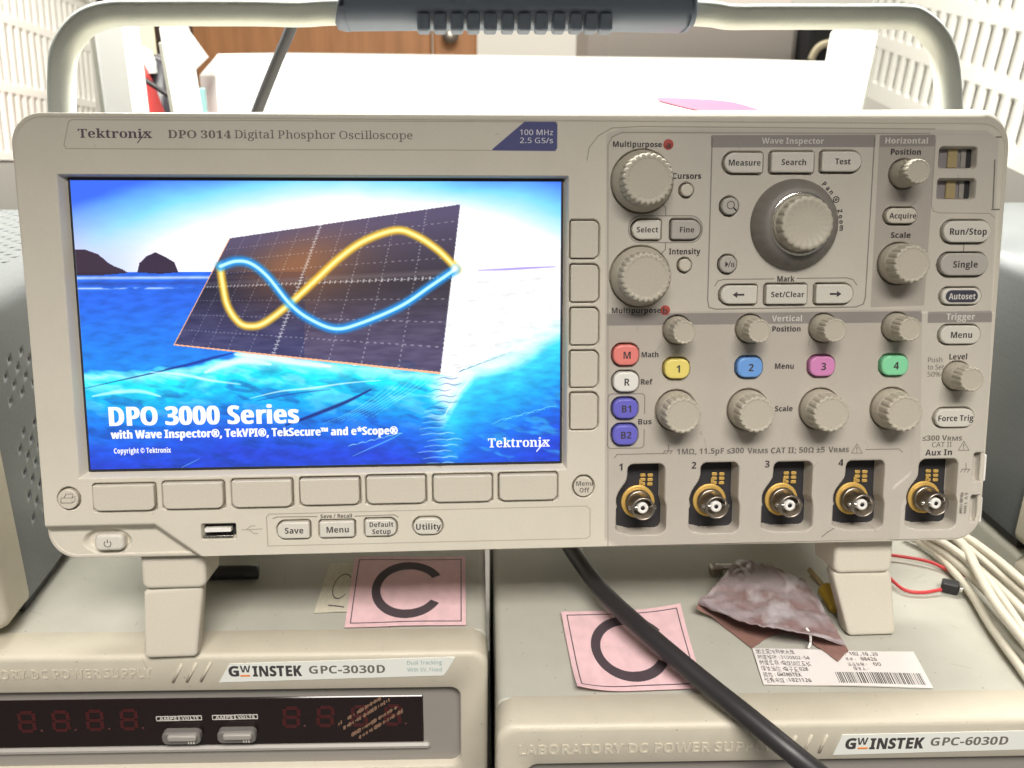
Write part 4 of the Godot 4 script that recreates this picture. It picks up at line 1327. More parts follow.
func build_supplies() -> void:
	var yaw := Basis(Vector3.UP, -0.0325)
	# left unit: top front edge where the frame turns down, right side at the gap
	var w := 0.254
	var y0 := -PH
	var right := Vector3(-0.0176, y0, -0.0075)
	var t1 := Transform3D(yaw, right - yaw.x * (w * 0.5))
	var a := supply("power_supply", "cream power supply with black display window and a pink letter card on its grey cover", t1, w)
	# right unit stands further forward
	var left := Vector3(-0.0162, y0, 0.0405)
	var t2 := Transform3D(yaw, left + yaw.x * (w * 0.5))
	var b := supply("power_supply", "cream power supply with a white barcode label and black cable across its cover", t2, w)
	logo(a, t1, [[219, 682.5], [444, 675.5], [455.5, 657.2], [229.5, 664]], "GPC-3030D", 309, 385, 669.3, 228.5, 252.5, 302, 671.3, 10.6)
	logo(b, t2, [[833, 755], [1040, 749], [1040, 730.6], [842.5, 735]], "GPC-6030D", 931, 1008, 741, 845.5, 870, 924, 743.6, 11)
	var P := func(px: float, py: float, t: Transform3D, z: float) -> Vector3: return inplane(t, px, py, z)
	for s in [["Dual Tracking", 662.6], ["With 5V, Fixed", 669.6]]:
		var c: Vector3 = P.call(424.5, s[1], t1, 0.0)
		letters(a, s[0], c, 0.0155, 0.0020, M.teal_ink, FS)
	# moulded words and slanted ribs
	var e0: Vector3 = P.call(-60, 676.5, t1, -0.0004)
	var e1: Vector3 = P.call(152, 673, t1, -0.0004)
	letters(a, "LABORATORY DC POWER SUPPLY", Vector3((e0.x + e1.x) * 0.5, e1.y, -0.0005), e1.x - e0.x, 0.0048, M.fascia, FB, 0.0, 0.0009)
	e0 = P.call(519, 751, t2, -0.0004)
	e1 = P.call(772, 746, t2, -0.0004)
	letters(b, "LABORATORY DC POWER SUPPLY", Vector3((e0.x + e1.x) * 0.5, e1.y, -0.0005), e1.x - e0.x, 0.0048, M.fascia, FB, 0.0, 0.0009)
	for q in [[a, t1, 173.0, 682.0, 182.0, 664.0], [a, t1, 187.0, 681.5, 196.5, 663.0], [a, t1, 201.0, 681.0, 211.0, 662.0], [b, t2, 788.0, 753.0, 796.0, 735.5], [b, t2, 803.5, 752.5, 811.5, 735.0], [b, t2, 819.0, 752.0, 827.0, 734.5]]:
		obj("rib", tube([P.call(q[2], q[3], q[1], -0.0004), P.call(q[4], q[5], q[1], -0.0004)], 0.0007, 8, 1, Vector3.BACK), M.fascia, q[0])
	# display window of the left unit
	var g0: Vector3 = P.call(424, 742, t1, -0.004)
	var g1: Vector3 = P.call(424, 695.5, t1, -0.004)
	var gx := -w * 0.5 + 0.018
	obj("bezel_lip", box(Vector3(gx - 0.003, g0.y - 0.0032, -0.006), Vector3(g0.x + 0.003, g0.y, -0.0026), 0.001), M.switch, a)
	var win := obj("display_window", box(Vector3(gx, g0.y, -0.006), Vector3(g0.x, g1.y, -0.0040), 0.0004), M.window, a)
	for q in [[27, 722], [61, 721.2], [95, 720.4], [129, 719.6], [291.5, 717.4], [325.5, 716.6], [359.5, 716], [393, 715.2]]:
		var c: Vector3 = P.call(q[0], q[1], t1, -0.0039)
		var st := begin()
		st.set_smooth_group(-1)
		for sg in [[0, 1, 0], [0, 0, 0], [0, -1, 0], [-1, 0.5, 1], [1, 0.5, 1], [-1, -0.5, 1], [1, -0.5, 1]]:
			var p := Vector3(sg[0] * 0.0032 + sg[1] * 0.0005, sg[1] * 0.0052, 0) + c
			var h := Vector3(0.0026, 0.00085, 0.0001) if sg[2] == 0 else Vector3(0.00085, 0.0021, 0.0001)
			loops(st, [lift(rr(p.x, p.y, h.x, h.y, [0.0004, 0.0004, 0.0004, 0.0004], 2), p.z - 0.0003), lift(rr(p.x, p.y, h.x, h.y, [0.0004, 0.0004, 0.0004, 0.0004], 2), p.z + 0.0001)])
		obj("digit", done(st), M.segment, a)
		obj("decimal_point", lathe([[0.0007, -0.0003], [0.0007, 0.0001]], 12), M.segment, a, c + Vector3(0.0058, -0.0052, 0))
	for q in [[168, 718.6, "AMPS"], [190, 718, "VOLTS"], [224, 717.4, "AMPS"], [246, 716.8, "VOLTS"]]:
		var c: Vector3 = P.call(q[0], q[1], t1, -0.0039)
		obj("legend_frame", frame_mesh(0.0054, 0.0013, 0.0003), M.ink_pale, a, c)
		letters(a, q[2], c + Vector3(0, 0, 0.00003), 0.0078, 0.0015, M.ink_pale, FB)
	for q in [[182, 737], [237, 735.6]]:
		var c: Vector3 = P.call(q[0], q[1], t1, -0.002)
		var sw := obj("push_button", rr_solid(0, 0, 0.0088, 0.0034, [0.0026, 0.0026, 0.0026, 0.0026], -0.004, 0.0016, 0.0010), M.switch_grey, a, c)
		obj("button_top", rr_solid(0.0008, 0.0012, 0.0066, 0.0016, [0.0012, 0.0012, 0.0012, 0.0012], 0.0008, 0.0030, 0.0008), M.switch, sw)
		for k in 3:
			obj("button_mark", box(Vector3(0.0030 + k * 0.0012, -0.0026, 0.001), Vector3(0.0036 + k * 0.0012, -0.0004, 0.0019), 0.0001), M.ink_pale, sw)
	# worn, flaking sticker on the window
	var rng := RandomNumberGenerator.new()
	rng.seed = 12
	var fl := begin()
	fl.set_smooth_group(-1)
	for r in 4:
		for k in 40:
			if rng.randf() < 0.20:
				continue
			var u := k / 39.0
			var px := lerpf(339, 384, u) + (r - (r % 2)) * 6.5 + (r % 2) * 5.0
			var py := lerpf(724, 696, u) + (r - (r % 2)) * 5.5 + (r % 2) * 4.0
			if py < 698 or py > 738:
				continue
			var c: Vector3 = P.call(px, py, t1, -0.0038)
			var h := rng.randf_range(0.0004, 0.0011)
			loops(fl, [lift(rr(c.x, c.y, h * 0.35, h, [0.0001, 0.0001, 0.0001, 0.0001], 1), -0.0040), lift(rr(c.x, c.y, h * 0.35, h, [0.0001, 0.0001, 0.0001, 0.0001], 1), -0.0037)])
	obj("sticker_remnant", done(fl), mat(0.22, 0.13, 0.085, 0.6), a).set_meta("kind", "stuff")
	# neighbours below the flanking instruments
	supply("power_supply", "cream power supply under the perforated grey instrument", Transform3D(Basis(), Vector3(-0.4115, y0, -0.0075)), 0.254)
	supply("power_supply", "cream power supply under the plain grey instrument", Transform3D(Basis(), Vector3(0.400, y0, -0.060)), 0.254)
func frame_mesh(hx: float, hy: float, wd: float) -> ArrayMesh:
	var st := begin()
	st.set_smooth_group(-1)
	var ra := [0.0003, 0.0003, 0.0003, 0.0003]
	loops(st, [lift(rr(0, 0, hx, hy, ra, 2), -0.0002), lift(rr(0, 0, hx, hy, ra, 2), 0.0001), lift(rr(0, 0, hx - wd, hy - wd, ra, 2), 0.0001), lift(rr(0, 0, hx - wd, hy - wd, ra, 2), -0.0002)], false)
	return done(st)

# ---------------------------------------------------------------- perforated and slotted walls
func cell(st: SurfaceTool, o: Vector3, ex: Vector3, ey: Vector3, hx: float, hy: float, sx: float, sy: float, slot_r: float, thick: float) -> void:   # one rectangle with a rounded hole through it
	var n := ex.cross(ey).normalized()
	var rect := PackedVector2Array()
	var hole := PackedVector2Array()
	var src := rr(0, 0, sx, sy, [slot_r, slot_r, slot_r, slot_r], 3)
	for p in src:
		hole.append(p)
		var d := Vector2(p.x / sx, p.y / sy)
		var mx := maxf(absf(d.x), absf(d.y))
		d /= mx
		rect.append(Vector2(d.x * hx, d.y * hy))
	# put true corners on the rectangle
	for c in [[1, 1], [-1, 1], [-1, -1], [1, -1]]:
		var best := 0
		for k in rect.size():
			if rect[k].distance_squared_to(Vector2(c[0] * hx, c[1] * hy)) < rect[best].distance_squared_to(Vector2(c[0] * hx, c[1] * hy)):
				best = k
		rect[best] = Vector2(c[0] * hx, c[1] * hy)
	var l0 := PackedVector3Array()
	var l1 := PackedVector3Array()
	var l2 := PackedVector3Array()
	for k in rect.size():
		l0.append(o + ex * rect[k].x + ey * rect[k].y)
		l1.append(o + ex * hole[k].x + ey * hole[k].y)
		l2.append(o + ex * hole[k].x + ey * hole[k].y - n * thick)
	loops(st, [l0, l1, l2], false)
func plate(st: SurfaceTool, o: Vector3, ex: Vector3, ey: Vector3, hx: float, hy: float) -> void:
	var a := o - ex * hx - ey * hy
	var b := o + ex * hx - ey * hy
	var c := o + ex * hx + ey * hy
	var d := o - ex * hx + ey * hy
	tri(st, a, c, b)
	tri(st, a, d, c)
func perforated(st: SurfaceTool, o: Vector3, ex: Vector3, ey: Vector3, w: float, h: float, p: float, r: float, want: Callable) -> void:
	var nx := int(w / p)
	var ny := int(h / p)
	for j in ny:
		for i in nx:
			var c := Vector2((i + 0.5) * p, (j + 0.5) * p)
			var q := o + ex * c.x + ey * c.y
			if want.call(c, i, j):
				cell(st, q, ex, ey, p * 0.5, p * 0.5, r, r, r, 0.0012)
			else:
				plate(st, q, ex, ey, p * 0.5, p * 0.5)
func instrument(label: String, x_side: float, dirx: float, z_front: float, top: float, holes: bool) -> Node3D:
	# the side that is seen stands at x_side; the case runs away from the oscilloscope
	var w := 0.25
	var d := 0.27
	var o := thing("bench_instrument", label, "instrument", Transform3D(Basis(), Vector3(x_side + dirx * w * 0.5, 0.0, z_front - d * 0.5)))
	var xs := -dirx * w * 0.5
	var y0 := 0.0075
	var shell := begin()
	var zf := d * 0.5 - 0.022
	# flat side, rounded shoulder, top
	var r := 0.010
	var prof := [Vector2(xs, y0), Vector2(xs, top - r)]
	for k in 7:
		var an := PI * 0.5 * k / 6.0
		prof.append(Vector2(xs + dirx * r * (1.0 - cos(an)), top - r + r * sin(an)))
	prof.append(Vector2(-xs, top))
	prof.append(Vector2(-xs, y0))
	if not holes:
		var l0 := PackedVector3Array()
		var l1 := PackedVector3Array()
		for p in prof:
			l0.append(Vector3(p.x, p.y, -d * 0.5))
			l1.append(Vector3(p.x, p.y, zf))
		if dirx > 0.0:
			l0.reverse()
			l1.reverse()
		loops(shell, [l0, l1], true, true)
	else:
		var ez := Vector3(0, 0, -1)
		var p := 0.006
		# the side (seen from +x): across runs towards the back
		perforated(shell, Vector3(xs, y0, zf), ez, Vector3.UP, d - 0.022, top - r - y0, p, 0.0013, func(c, i, j): return (i + j) % 2 == 0 and i > 2 and ((j > 14 and j < 19) or (j > 4 and j < 13)))
		var hs: float = y0 + int((top - r - y0) / p) * p
		for k in 7:
			var a: Vector2 = prof[k + 1]
			var b: Vector2 = prof[k + 2] if k < 6 else prof[k + 1]
			if k == 0:
				a = Vector2(xs, hs)
				b = Vector2(xs, top - r)
			else:
				a = prof[k]
				b = prof[k + 1]
			for q in [[Vector3(a.x, a.y, zf), Vector3(b.x, b.y, -d * 0.5), Vector3(a.x, a.y, -d * 0.5)], [Vector3(a.x, a.y, zf), Vector3(b.x, b.y, zf), Vector3(b.x, b.y, -d * 0.5)]]:
				tri(shell, q[0], q[1], q[2])
		var last: Vector2 = prof[8]
		for q in [[prof[7], prof[8]]]:
			var a: Vector2 = q[0]
			var b: Vector2 = q[1]
			tri(shell, Vector3(a.x, a.y, zf), Vector3(b.x, b.y, -d * 0.5), Vector3(a.x, a.y, -d * 0.5))
			tri(shell, Vector3(a.x, a.y, zf), Vector3(b.x, b.y, zf), Vector3(b.x, b.y, -d * 0.5))
		perforated(shell, Vector3(last.x, top, -d * 0.5), Vector3(-1, 0, 0), Vector3(0, 0, 1), w - r, d - 0.022, p, 0.0016, func(c, i, j): return (i + j) % 2 == 0 and j < 32 and i > 1)
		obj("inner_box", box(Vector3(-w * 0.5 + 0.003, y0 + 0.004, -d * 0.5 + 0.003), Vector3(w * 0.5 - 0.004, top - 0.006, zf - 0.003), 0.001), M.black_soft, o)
	obj("cover", done(shell), M.side_grey, o)
	var st := begin()
	var fr := func(e: float, z: float) -> PackedVector3Array: return lift(rr(0, (y0 + top) * 0.5, w * 0.5 + 0.0015 - e, (top - y0) * 0.5 + 0.002 - e, [0.007, 0.007, 0.007, 0.007], 6), z)
	loops(st, [fr.call(0.0, zf - 0.001), fr.call(0.0, zf + 0.017), fr.call(0.0006, zf + 0.0195), fr.call(0.002, zf + 0.0215), fr.call(0.004, zf + 0.022)])
	obj("front_frame", done(st), M.fascia, o)
	for sx in [-1.0, 1.0]:
		for z in [-0.10, 0.09]:
			obj("rubber_foot", box(Vector3(sx * (w * 0.5 - 0.013) - 0.01, 0.0, z - 0.02), Vector3(sx * (w * 0.5 - 0.013) + 0.01, y0 + 0.001, z + 0.02), 0.001), M.rubber, o)
	return o
func basket(label: String, t: Transform3D, length: float, height: float, width: float, pitch: float, rows: Array) -> Node3D:   # local: long slotted wall on z = 0 facing +z, body behind it
	var o := thing("plastic_basket", label, "basket", t, "")
	var n := int(length / pitch)
	for side in 2:
		var st := begin()
		var fw := Vector3(0, 0, 0 if side == 0 else -width)
		var ex := Vector3.RIGHT if side == 0 else Vector3.LEFT
		var o0 := fw + Vector3(0 if side == 0 else n * pitch, 0, 0)
		for r in rows:
			for i in n:
				cell(st, o0 + ex * ((i + 0.5) * pitch) + Vector3(0, (r[0] + r[1]) * 0.5, 0), ex, Vector3.UP, pitch * 0.5, (r[1] - r[0]) * 0.5, pitch * 0.16, (r[1] - r[0]) * 0.5 - 0.002, pitch * 0.15, 0.0025)
		var bands := [[0.0, rows[0][0]]]
		for k in rows.size():
			bands.append([rows[k][1], rows[k + 1][0] if k + 1 < rows.size() else height])
		for b in bands:
			plate(st, o0 + ex * (n * pitch * 0.5) + Vector3(0, (b[0] + b[1]) * 0.5, 0), ex, Vector3.UP, n * pitch * 0.5, (b[1] - b[0]) * 0.5)
		obj("slotted_wall", done(st), M.basket, o)
	obj("rim", box(Vector3(-0.003, height, -width - 0.005), Vector3(n * pitch + 0.003, height + 0.006, -width + 0.004), 0.002), M.basket, o)
	obj("rim", box(Vector3(-0.003, height, -0.004), Vector3(n * pitch + 0.003, height + 0.006, 0.005), 0.002), M.basket, o)
	obj("base", box(Vector3(0, 0.0, -width + 0.001), Vector3(n * pitch, 0.004, -0.001), 0.001), M.basket, o)
	for x in [0.0, n * pitch]:
		obj("end_wall", box(Vector3(x - 0.0015, 0, -width + 0.0005), Vector3(x + 0.0015, height, -0.0005), 0.0005), M.basket, o)
	var slot_darkener := obj("slot_darkener", box(Vector3(0.02, 0.0, -width * 0.5 + 0.02), Vector3(n * pitch - 0.02, height * 0.9, width * 0.5 - 0.02), 0.002), M.inner, self)  # grey filler added so the slots do not show the bright inside
	slot_darkener.transform = t * Transform3D(Basis(), Vector3(0, 0.0042, -width * 0.5))
	tag(slot_darkener, "grey box added to darken the gaps in the basket with %s slots" % ("narrow" if pitch < 0.018 else "wide"), "slot_darkener")
	return o
# ---------------------------------------------------------------- papers and labels
func letter_card(base: Color, ink: Color, hand: bool, sd: int) -> Image:
	var im := Image.create(360, 264, false, Image.FORMAT_RGB8)
	var nz := FastNoiseLite.new()
	nz.seed = sd
	nz.frequency = 0.02
	nz.fractal_octaves = 4
	for j in 264:
		for i in 360:
			var k := 1.0 + nz.get_noise_2d(i, j) * 0.05
			var c := base * k
			var x := (i - 180.0) / 132.0
			var y := (j - 130.0) / 132.0
			if not hand:
				var d := sqrt((x / 0.86) ** 2 + (y / 0.82) ** 2)
				var an := atan2(y, x)
				var open := absf(an - 0.02) < 0.50 + 0.10 * (1.0 - d)
				if d < 1.0 and d > 0.74 + 0.02 * cos(an * 2.0) and not open:
					c = ink * k
				var bx := minf(absf(i - 15.0), absf(i - 345.0))
				var by := minf(absf(j - 12.0), absf(j - 250.0))
				if (bx < 1.6 and j > 10 and j < 252) or (by < 1.6 and i > 13 and i < 347):
					c = ink * k
			else:
				var d := sqrt(((x + 0.1) / 0.55) ** 2 + (y / 0.5) ** 2)
				var an := atan2(y, x + 0.1)
				if absf(d - 1.0) < 0.045 and absf(an) > 0.7:
					c = ink
				if absf(y - 0.8 - x * 0.1) < 0.022 and x > -0.6 and x < 0.5:
					c = ink
			im.set_pixel(i, j, Color(clampf(c.r, 0, 1), clampf(c.g, 0, 1), clampf(c.b, 0, 1)))
	return im
func paper(called: String, label: String, cat: String, q: Array, m: Material, y: float, curl: Array, group := "") -> MeshInstance3D:   # corners as pixels TL TR BR BL, curl in metres at the corners
	var c := []
	for k in 4:
		c.append(wy(q[k][0], q[k][1], y))
	var mid: Vector3 = (c[0] + c[1] + c[2] + c[3]) * 0.25
	mid.y = y
	var o := obj(called, sheet(func(u, v):
		var p: Vector3 = c[0].lerp(c[1], u).lerp(c[3].lerp(c[2], u), v) - mid
		var lift_y: float = curl[0] * maxf(0.0, 1.0 - (u + v) * 2.2) ** 2 + curl[1] * maxf(0.0, 1.0 - (1.0 - u + v) * 2.2) ** 2 + curl[2] * maxf(0.0, 1.0 - (2.0 - u - v) * 2.2) ** 2 + curl[3] * maxf(0.0, 1.0 - (1.0 - v + u) * 2.2) ** 2
		p.y = lift_y + 0.0002 * sin(u * 7.0 + v * 4.0)
		return p, 18, 14, 0.00015), m, self, mid + Vector3(0, 0.0003, 0))
	tag(o, label, cat, group)
	return o
const GLYPH := {
	"國": "1191 9199 9919 1911 3276 3353 3355 3757 5355 7248", "立": "5052 1282 3448 7457 0999", "臺": "2080 5002 2181 3343 6373 1585 3666 3777 0999", "灣": "0113 0324 0719 3292 4446 6466 8486 4595 5877 6999",
	"科": "2050 1242 3009 3416 3455 6172 6374 5696 8009", "技": "2009 0252 0643 5292 7274 4484 7439 4499", "大": "0494 5009 4519 5599", "學": "2024 7074 4163 3144 1484 1517 8487 4566 1898 5679",
	"財": "1141 1117 4147 1343 1545 1719 4749 5292 8009 8255", "產": "5051 1181 3243 7261 1383 1309 3585 3777 2999 5459", "編": "2012 1233 3315 0444 2549 5090 5259 5292 6469 8489", "號": "1141 1314 4143 0545 2729 5293 7072 5357 6485 6979",
	"名": "3014 2171 7125 3648 3787 3739 8789 3989", "稱": "2050 1242 3009 3416 5191 6264 8284 5595 5559 9599 7457", "電": "1181 5004 1383 1315 8385 2585 2588 8588 2787 5599", "源": "0113 0324 0719 3191 3109 5373 5376 7376 6689 6649",
	"供": "2004 1419 5056 8086 4393 3696 5739 7799", "應": "4041 1191 1109 3334 5373 5575 3739 5659 7899", "系": "2080 5025 2575 5524 2877 5659 3719 7799", "統": "2012 1233 3315 0444 2549 5191 7053 5486 6639 8699",
	"保": "2004 1419 4080 4044 8084 4484 3696 6009 6649 6699", "管": "2012 6062 1383 3454 3459 7477 3676 3979 3577", "單": "1131 1113 3133 6181 6163 2484 2487 8487 5459 0898", "位": "2004 1419 5052 3292 4457 8477 3999",
	"子": "2080 8053 5359 5939 0595", "規": "0242 0545 2009 2549 5181 5156 8186 5383 5679 7699", "格": "2009 0343 2516 2535 5183 4283 6456 5989 5686 5659 8689", "經": "2012 1233 3315 0444 5191 5254 7274 4696 6659 4999",
	"費": "1171 1373 4004 6004 2484 2487 8487 2686 3719 6799", "來": "1282 5009 3425 7485 4517 5597", "期": "1141 1014 4046 0646 1343 2617 6191 6109 9199 6494", "年": "2013 1282 2585 0797 5209", "限": "1019 1040 4023 2347 5191 5159 9194 5494 5595 6799", "人": "5009 4519 5599", "字": "5051 1181 2373 7054 5459 0696", ":": "4344 4647"}
func label_image() -> Image:
	var W := 900
	var H := 196
	var im := Image.create(W, H, false, Image.FORMAT_RGB8)
	im.fill(Color(0.90, 0.88, 0.87))
	var ink := Color(0.20, 0.17, 0.19)
	var rows := [[8, "國立臺灣科技大學"], [40, "財產編號:"], [70, "財產名稱:電源供應系統"], [101, "保管單位:電子系"], [132, "規格:"], [160, "經費來源:"]]
	for r in rows:
		var x := 14
		for k in r[1].length():
			glyph(im, r[1][k], x, r[0] - 1, 25.0, ink)
			x += 27 if r[1][k] != ":" else 14
	for r in [[12, 480, "期:"], [40, 500, "字號:"], [68, 500, "使用年限:"], [92, 520, "保管人:"]]:
		var x: int = r[1]
		for k in r[2].length():
			glyph(im, r[2][k], x, r[0], 20.0, ink)
			x += 23
	var rng := RandomNumberGenerator.new()
	rng.seed = 77
	var x := 410
	while x < 870:
		var w := 2 + rng.randi() % 6
		im.fill_rect(Rect2i(x, 122, w, 58), Color(0.13, 0.11, 0.12))
		x += w + 3 + rng.randi() % 5
	for k in 150:                                   # pinked edge
		var e := k * 6
		im.fill_rect(Rect2i(e, 0, 3, 3), Color(0.62, 0.60, 0.56))
		im.fill_rect(Rect2i(e, H - 3, 3, 3), Color(0.62, 0.60, 0.56))
	return im
func glyph(im: Image, ch: String, x0: int, y0: int, size: float, ink: Color) -> void:
	var s: String = GLYPH.get(ch, "1181 1518 8589 1989 5109 3575")
	for seg in s.split(" "):
		var a := Vector2(float(seg[0]), float(seg[1])) * size / 9.5
		var b := Vector2(float(seg[2]), float(seg[3])) * size / 9.5
		if seg == "5009":
			a = Vector2(5, 0) * size / 9.5
			b = Vector2(5, 9) * size / 9.5
		elif seg.ends_with("09") and seg != "5009":
			b = Vector2(float(seg[0]), 9) * size / 9.5
		var n := int(a.distance_to(b)) + 1
		for k in n + 1:
			var p := a.lerp(b, float(k) / n)
			im.fill_rect(Rect2i(x0 + int(p.x), y0 + int(p.y), 2, 2), ink)
func tex_mat(im: Image, rough := 0.8) -> StandardMaterial3D:
	var m := mat(1, 1, 1, rough)
	m.albedo_color = Color.WHITE
	m.albedo_texture = ImageTexture.create_from_image(im)
	m.texture_repeat = false
	return m
func build_papers() -> void:
	var pink := lin(0.78, 0.53, 0.56)
	var ink := lin(0.07, 0.05, 0.06)
	paper("letter_card", "yellowed handwritten letter card half hidden under a pink card", "card", [[330, 564], [372, 562], [356, 612], [314, 613]], tex_mat(letter_card(lin(0.60, 0.57, 0.46), ink, true, 3)), 0.0004, [0, 0, 0, 0])
	paper("letter_card", "pink card with large letter C, lying flat over an older card", "card", [[355, 557.5], [465.5, 557], [466, 625], [344.5, 627.5]], tex_mat(letter_card(pink, ink, false, 1)), 0.0010, [0, 0, 0, 0])
	paper("letter_card", "pink card with large letter C and curled corners under the black cable", "card", [[561, 614], [680, 607.5], [704, 689], [577, 693.5]], tex_mat(letter_card(pink, ink, false, 2)), 0.0010, [0.001, 0.002, 0.001, 0.004])
	var lab := paper("asset_label", "white asset label with printed characters and barcode stuck on the grey cover", "label", [[752, 648.5], [913, 652], [933.5, 688.5], [763.5, 685]], tex_mat(label_image(), 0.5), 0.0004, [0, 0, 0, 0])
	# digits and latin letters on the label, laid in its plane
	var c := [wy(752, 648.5, 0.0004), wy(913, 652, 0.0004), wy(933.5, 688.5, 0.0004), wy(763.5, 685, 0.0004)]
	var at := func(u: float, v: float) -> Vector3: return c[0].lerp(c[1], u).lerp(c[3].lerp(c[2], u), v)
	for r in [["3100802-54", 142, 300, 51], ["028", 222, 268, 112], ["GWINSTEK", 92, 220, 143], ["1021126", 142, 262, 171], ["102.10.29", 535, 690, 22], ["08426", 585, 670, 50], ["00", 640, 680, 78]]:
		var v: float = r[3] / 196.0
		var a: Vector3 = at.call(r[1] / 900.0, v)
		var b: Vector3 = at.call(r[2] / 900.0, v)
		var up: Vector3 = (at.call(r[1] / 900.0, v - 0.1) - a).normalized()
		var ex := (b - a).normalized()
		var ez := ex.cross(up).normalized()
		var ch: float = (at.call(0.5, 0.0) - at.call(0.5, 0.1)).length()
		letters(lab, r[0], (a + b) * 0.5 - lab.position + Vector3(0, 0.00052, 0), (b - a).length(), ch * 0.95, M.ink, FM, 0.0, 0.00003, Basis(ex, ez.cross(ex), ez))
# ---------------------------------------------------------------- loose things on the supplies
func patch(rows: Array, u: float, v: float) -> Vector3:          # smooth surface through a net of points
	var cols := []
	for r in rows:
		cols.append(along(r, u))
	return along(cols, v)
func along(p: Array, t: float) -> Vector3:
	var f := clampf(t, 0, 0.99999) * (p.size() - 1)
	var i := int(f)
	var k := f - i
	var a: Vector3 = p[maxi(i - 1, 0)]
	var b: Vector3 = p[i]
	var c: Vector3 = p[i + 1]
	var d: Vector3 = p[mini(i + 2, p.size() - 1)]
	return 0.5 * (2.0 * b + (c - a) * k + (2.0 * a - 5.0 * b + 4.0 * c - d) * k * k + (3.0 * b - a - 3.0 * c + d) * k * k * k)
func build_loose() -> void:
	# black mains cable across the right supply
	var pts := []
	for q in [[560, 528, 0.012], [568, 543, 0.012], [577, 557, 0.012], [604, 593, 0.0135], [637, 624.5, 0.014], [672.5, 655.5, 0.0125], [708, 685, 0.0095], [750, 718.5, 0.0062], [797, 757, 0.0], [840, 792, -0.012], [880, 832, -0.04]]:
		pts.append(wy(q[0], q[1], q[2]))
	tag(obj("power_cable", tube(pts, 0.0042, 20, 10), M.cable_black, self), "thick black cable running diagonally across the pink card", "cable")
	# white leads at the right, under the oscilloscope's corner
	var lead := [
		[[905, 534, 0.004], [935, 552, 0.004], [967, 588, 0.004], [992, 628, 0.004], [1026, 676, 0.003], [1060, 730, -0.004]],
		[[916, 534, 0.006], [948, 556, 0.007], [985, 590, 0.007], [1018, 628, 0.006], [1060, 680, 0.0]],
		[[930, 534, 0.004], [958, 551, 0.005], [990, 578, 0.006], [1024, 612, 0.006], [1070, 660, 0.0]],
		[[945, 534, 0.009], [966, 546, 0.010], [1000, 574, 0.011], [1030, 600, 0.011], [1080, 645, 0.004]],
		[[958, 534, 0.011], [972, 541, 0.013], [1000, 562, 0.015], [1030, 588, 0.016], [1080, 630, 0.008]],
		[[950, 534, 0.012], [966, 548, 0.014], [976, 568, 0.015], [996, 604, 0.0145], [1030, 648, 0.012], [1070, 700, 0.004]],
		[[925, 534, 0.011], [950, 547, 0.012], [982, 573, 0.0125], [1006, 604, 0.012], [1040, 655, 0.010]]]
	var where := ["outermost of the bundle", "thick, second from the outer edge", "between the thicker leads", "arching over the others", "nearest the grey instrument", "crossing over the bundle", "lying on top of the bundle"]
	for k in lead.size():
		var p := []
		for q in lead[k]:
			p.append(wy(q[0], q[1], q[2]))
		tag(obj("white_lead", tube(p, 0.0020 + 0.0002 * (k % 3), 14, 8), M.cable_white, self), "off-white lead, " + where[k], "cable", "white leads beside the grey instrument")
	# red wire pair with a black plug
	for r in [[[[880, 554, 0.003], [905, 557, 0.003], [930, 562, 0.003], [950, 571, 0.002], [966, 576, 0.002]], "red wire running under the white leads"], [[[884, 571, 0.003], [893, 581, 0.003], [905, 590, 0.0022], [922, 592.5, 0.0020], [941, 589.5, 0.0026]], "red wire ending in a small black plug"]]:
		var p := []
		for q in r[0]:
			p.append(wy(q[0], q[1], q[2]))
		tag(obj("red_wire", tube(p, 0.0009, 10, 8), M.red_wire, self), r[1], "wire")
	var pc := wy(950, 592, 0.0)
	var plug := thing("small_plug", "small black plug at the end of a red wire", "plug", Transform3D(Basis(Vector3.UP, -0.5), Vector3(pc.x, 0.0003, pc.z)))
	obj("body", box(Vector3(-0.0045, 0, -0.0028), Vector3(0.0035, 0.0055, 0.0028), 0.0006), M.black, plug)
	obj("tip", box(Vector3(0.0035, 0.0015, -0.0016), Vector3(0.0055, 0.004, 0.0016), 0.0003), M.nickel, plug)
	# yellow clip behind the right foot
	var c0 := wy(838, 607, 0.004)
	var c1 := wy(826, 589, 0.006)
	var c2 := wy(808, 574, 0.008)
	var clip := thing("test_clip", "yellow sleeved metal test clip tucked behind the foot", "clip", Transform3D(Basis(), c0))
	obj("sleeve", tube([Vector3.ZERO, (c1 - c0) * 0.5, c1 - c0], 0.0042, 14, 4), M.yellow, clip)
	obj("jaw", tube([c1 - c0, c2 - c0 + Vector3(0, 0.003, 0)], 0.0013, 8, 2), M.strip_gold, clip)
	obj("jaw", tube([c1 - c0, c2 - c0 + Vector3(0.002, -0.001, 0)], 0.0013, 8, 2), M.strip_gold, clip)
	# metal carrying bar lying on the cover
	var b0 := wy(716, 567, 0.004)
	var b1 := wy(769, 567, 0.004)
	var bail := thing("metal_bar", "short bright metal bar lying behind the mauve pouch", "bar", Transform3D(Basis(), (b0 + b1) * 0.5))
	obj("rod", tube([b0 - bail.position, b1 - bail.position], 0.0016, 12, 2), M.nickel, bail)
	for p in [b0, b1]:
		obj("mount", box(p - bail.position + Vector3(-0.003, -0.0042, -0.003), p - bail.position + Vector3(0.003, 0.001, 0.003), 0.0008), M.steel, bail)
	# dark plug under the oscilloscope beside the left foot
	var d0 := wy(196, 573, 0.0037)
	var d1 := wy(258, 572, 0.0037)
	tag(obj("black_plug", tube([d0, d0.lerp(d1, 0.4), d1], 0.0036, 16, 3), M.rubber, self), "dark cylindrical plug lying in shadow behind the left foot", "plug")
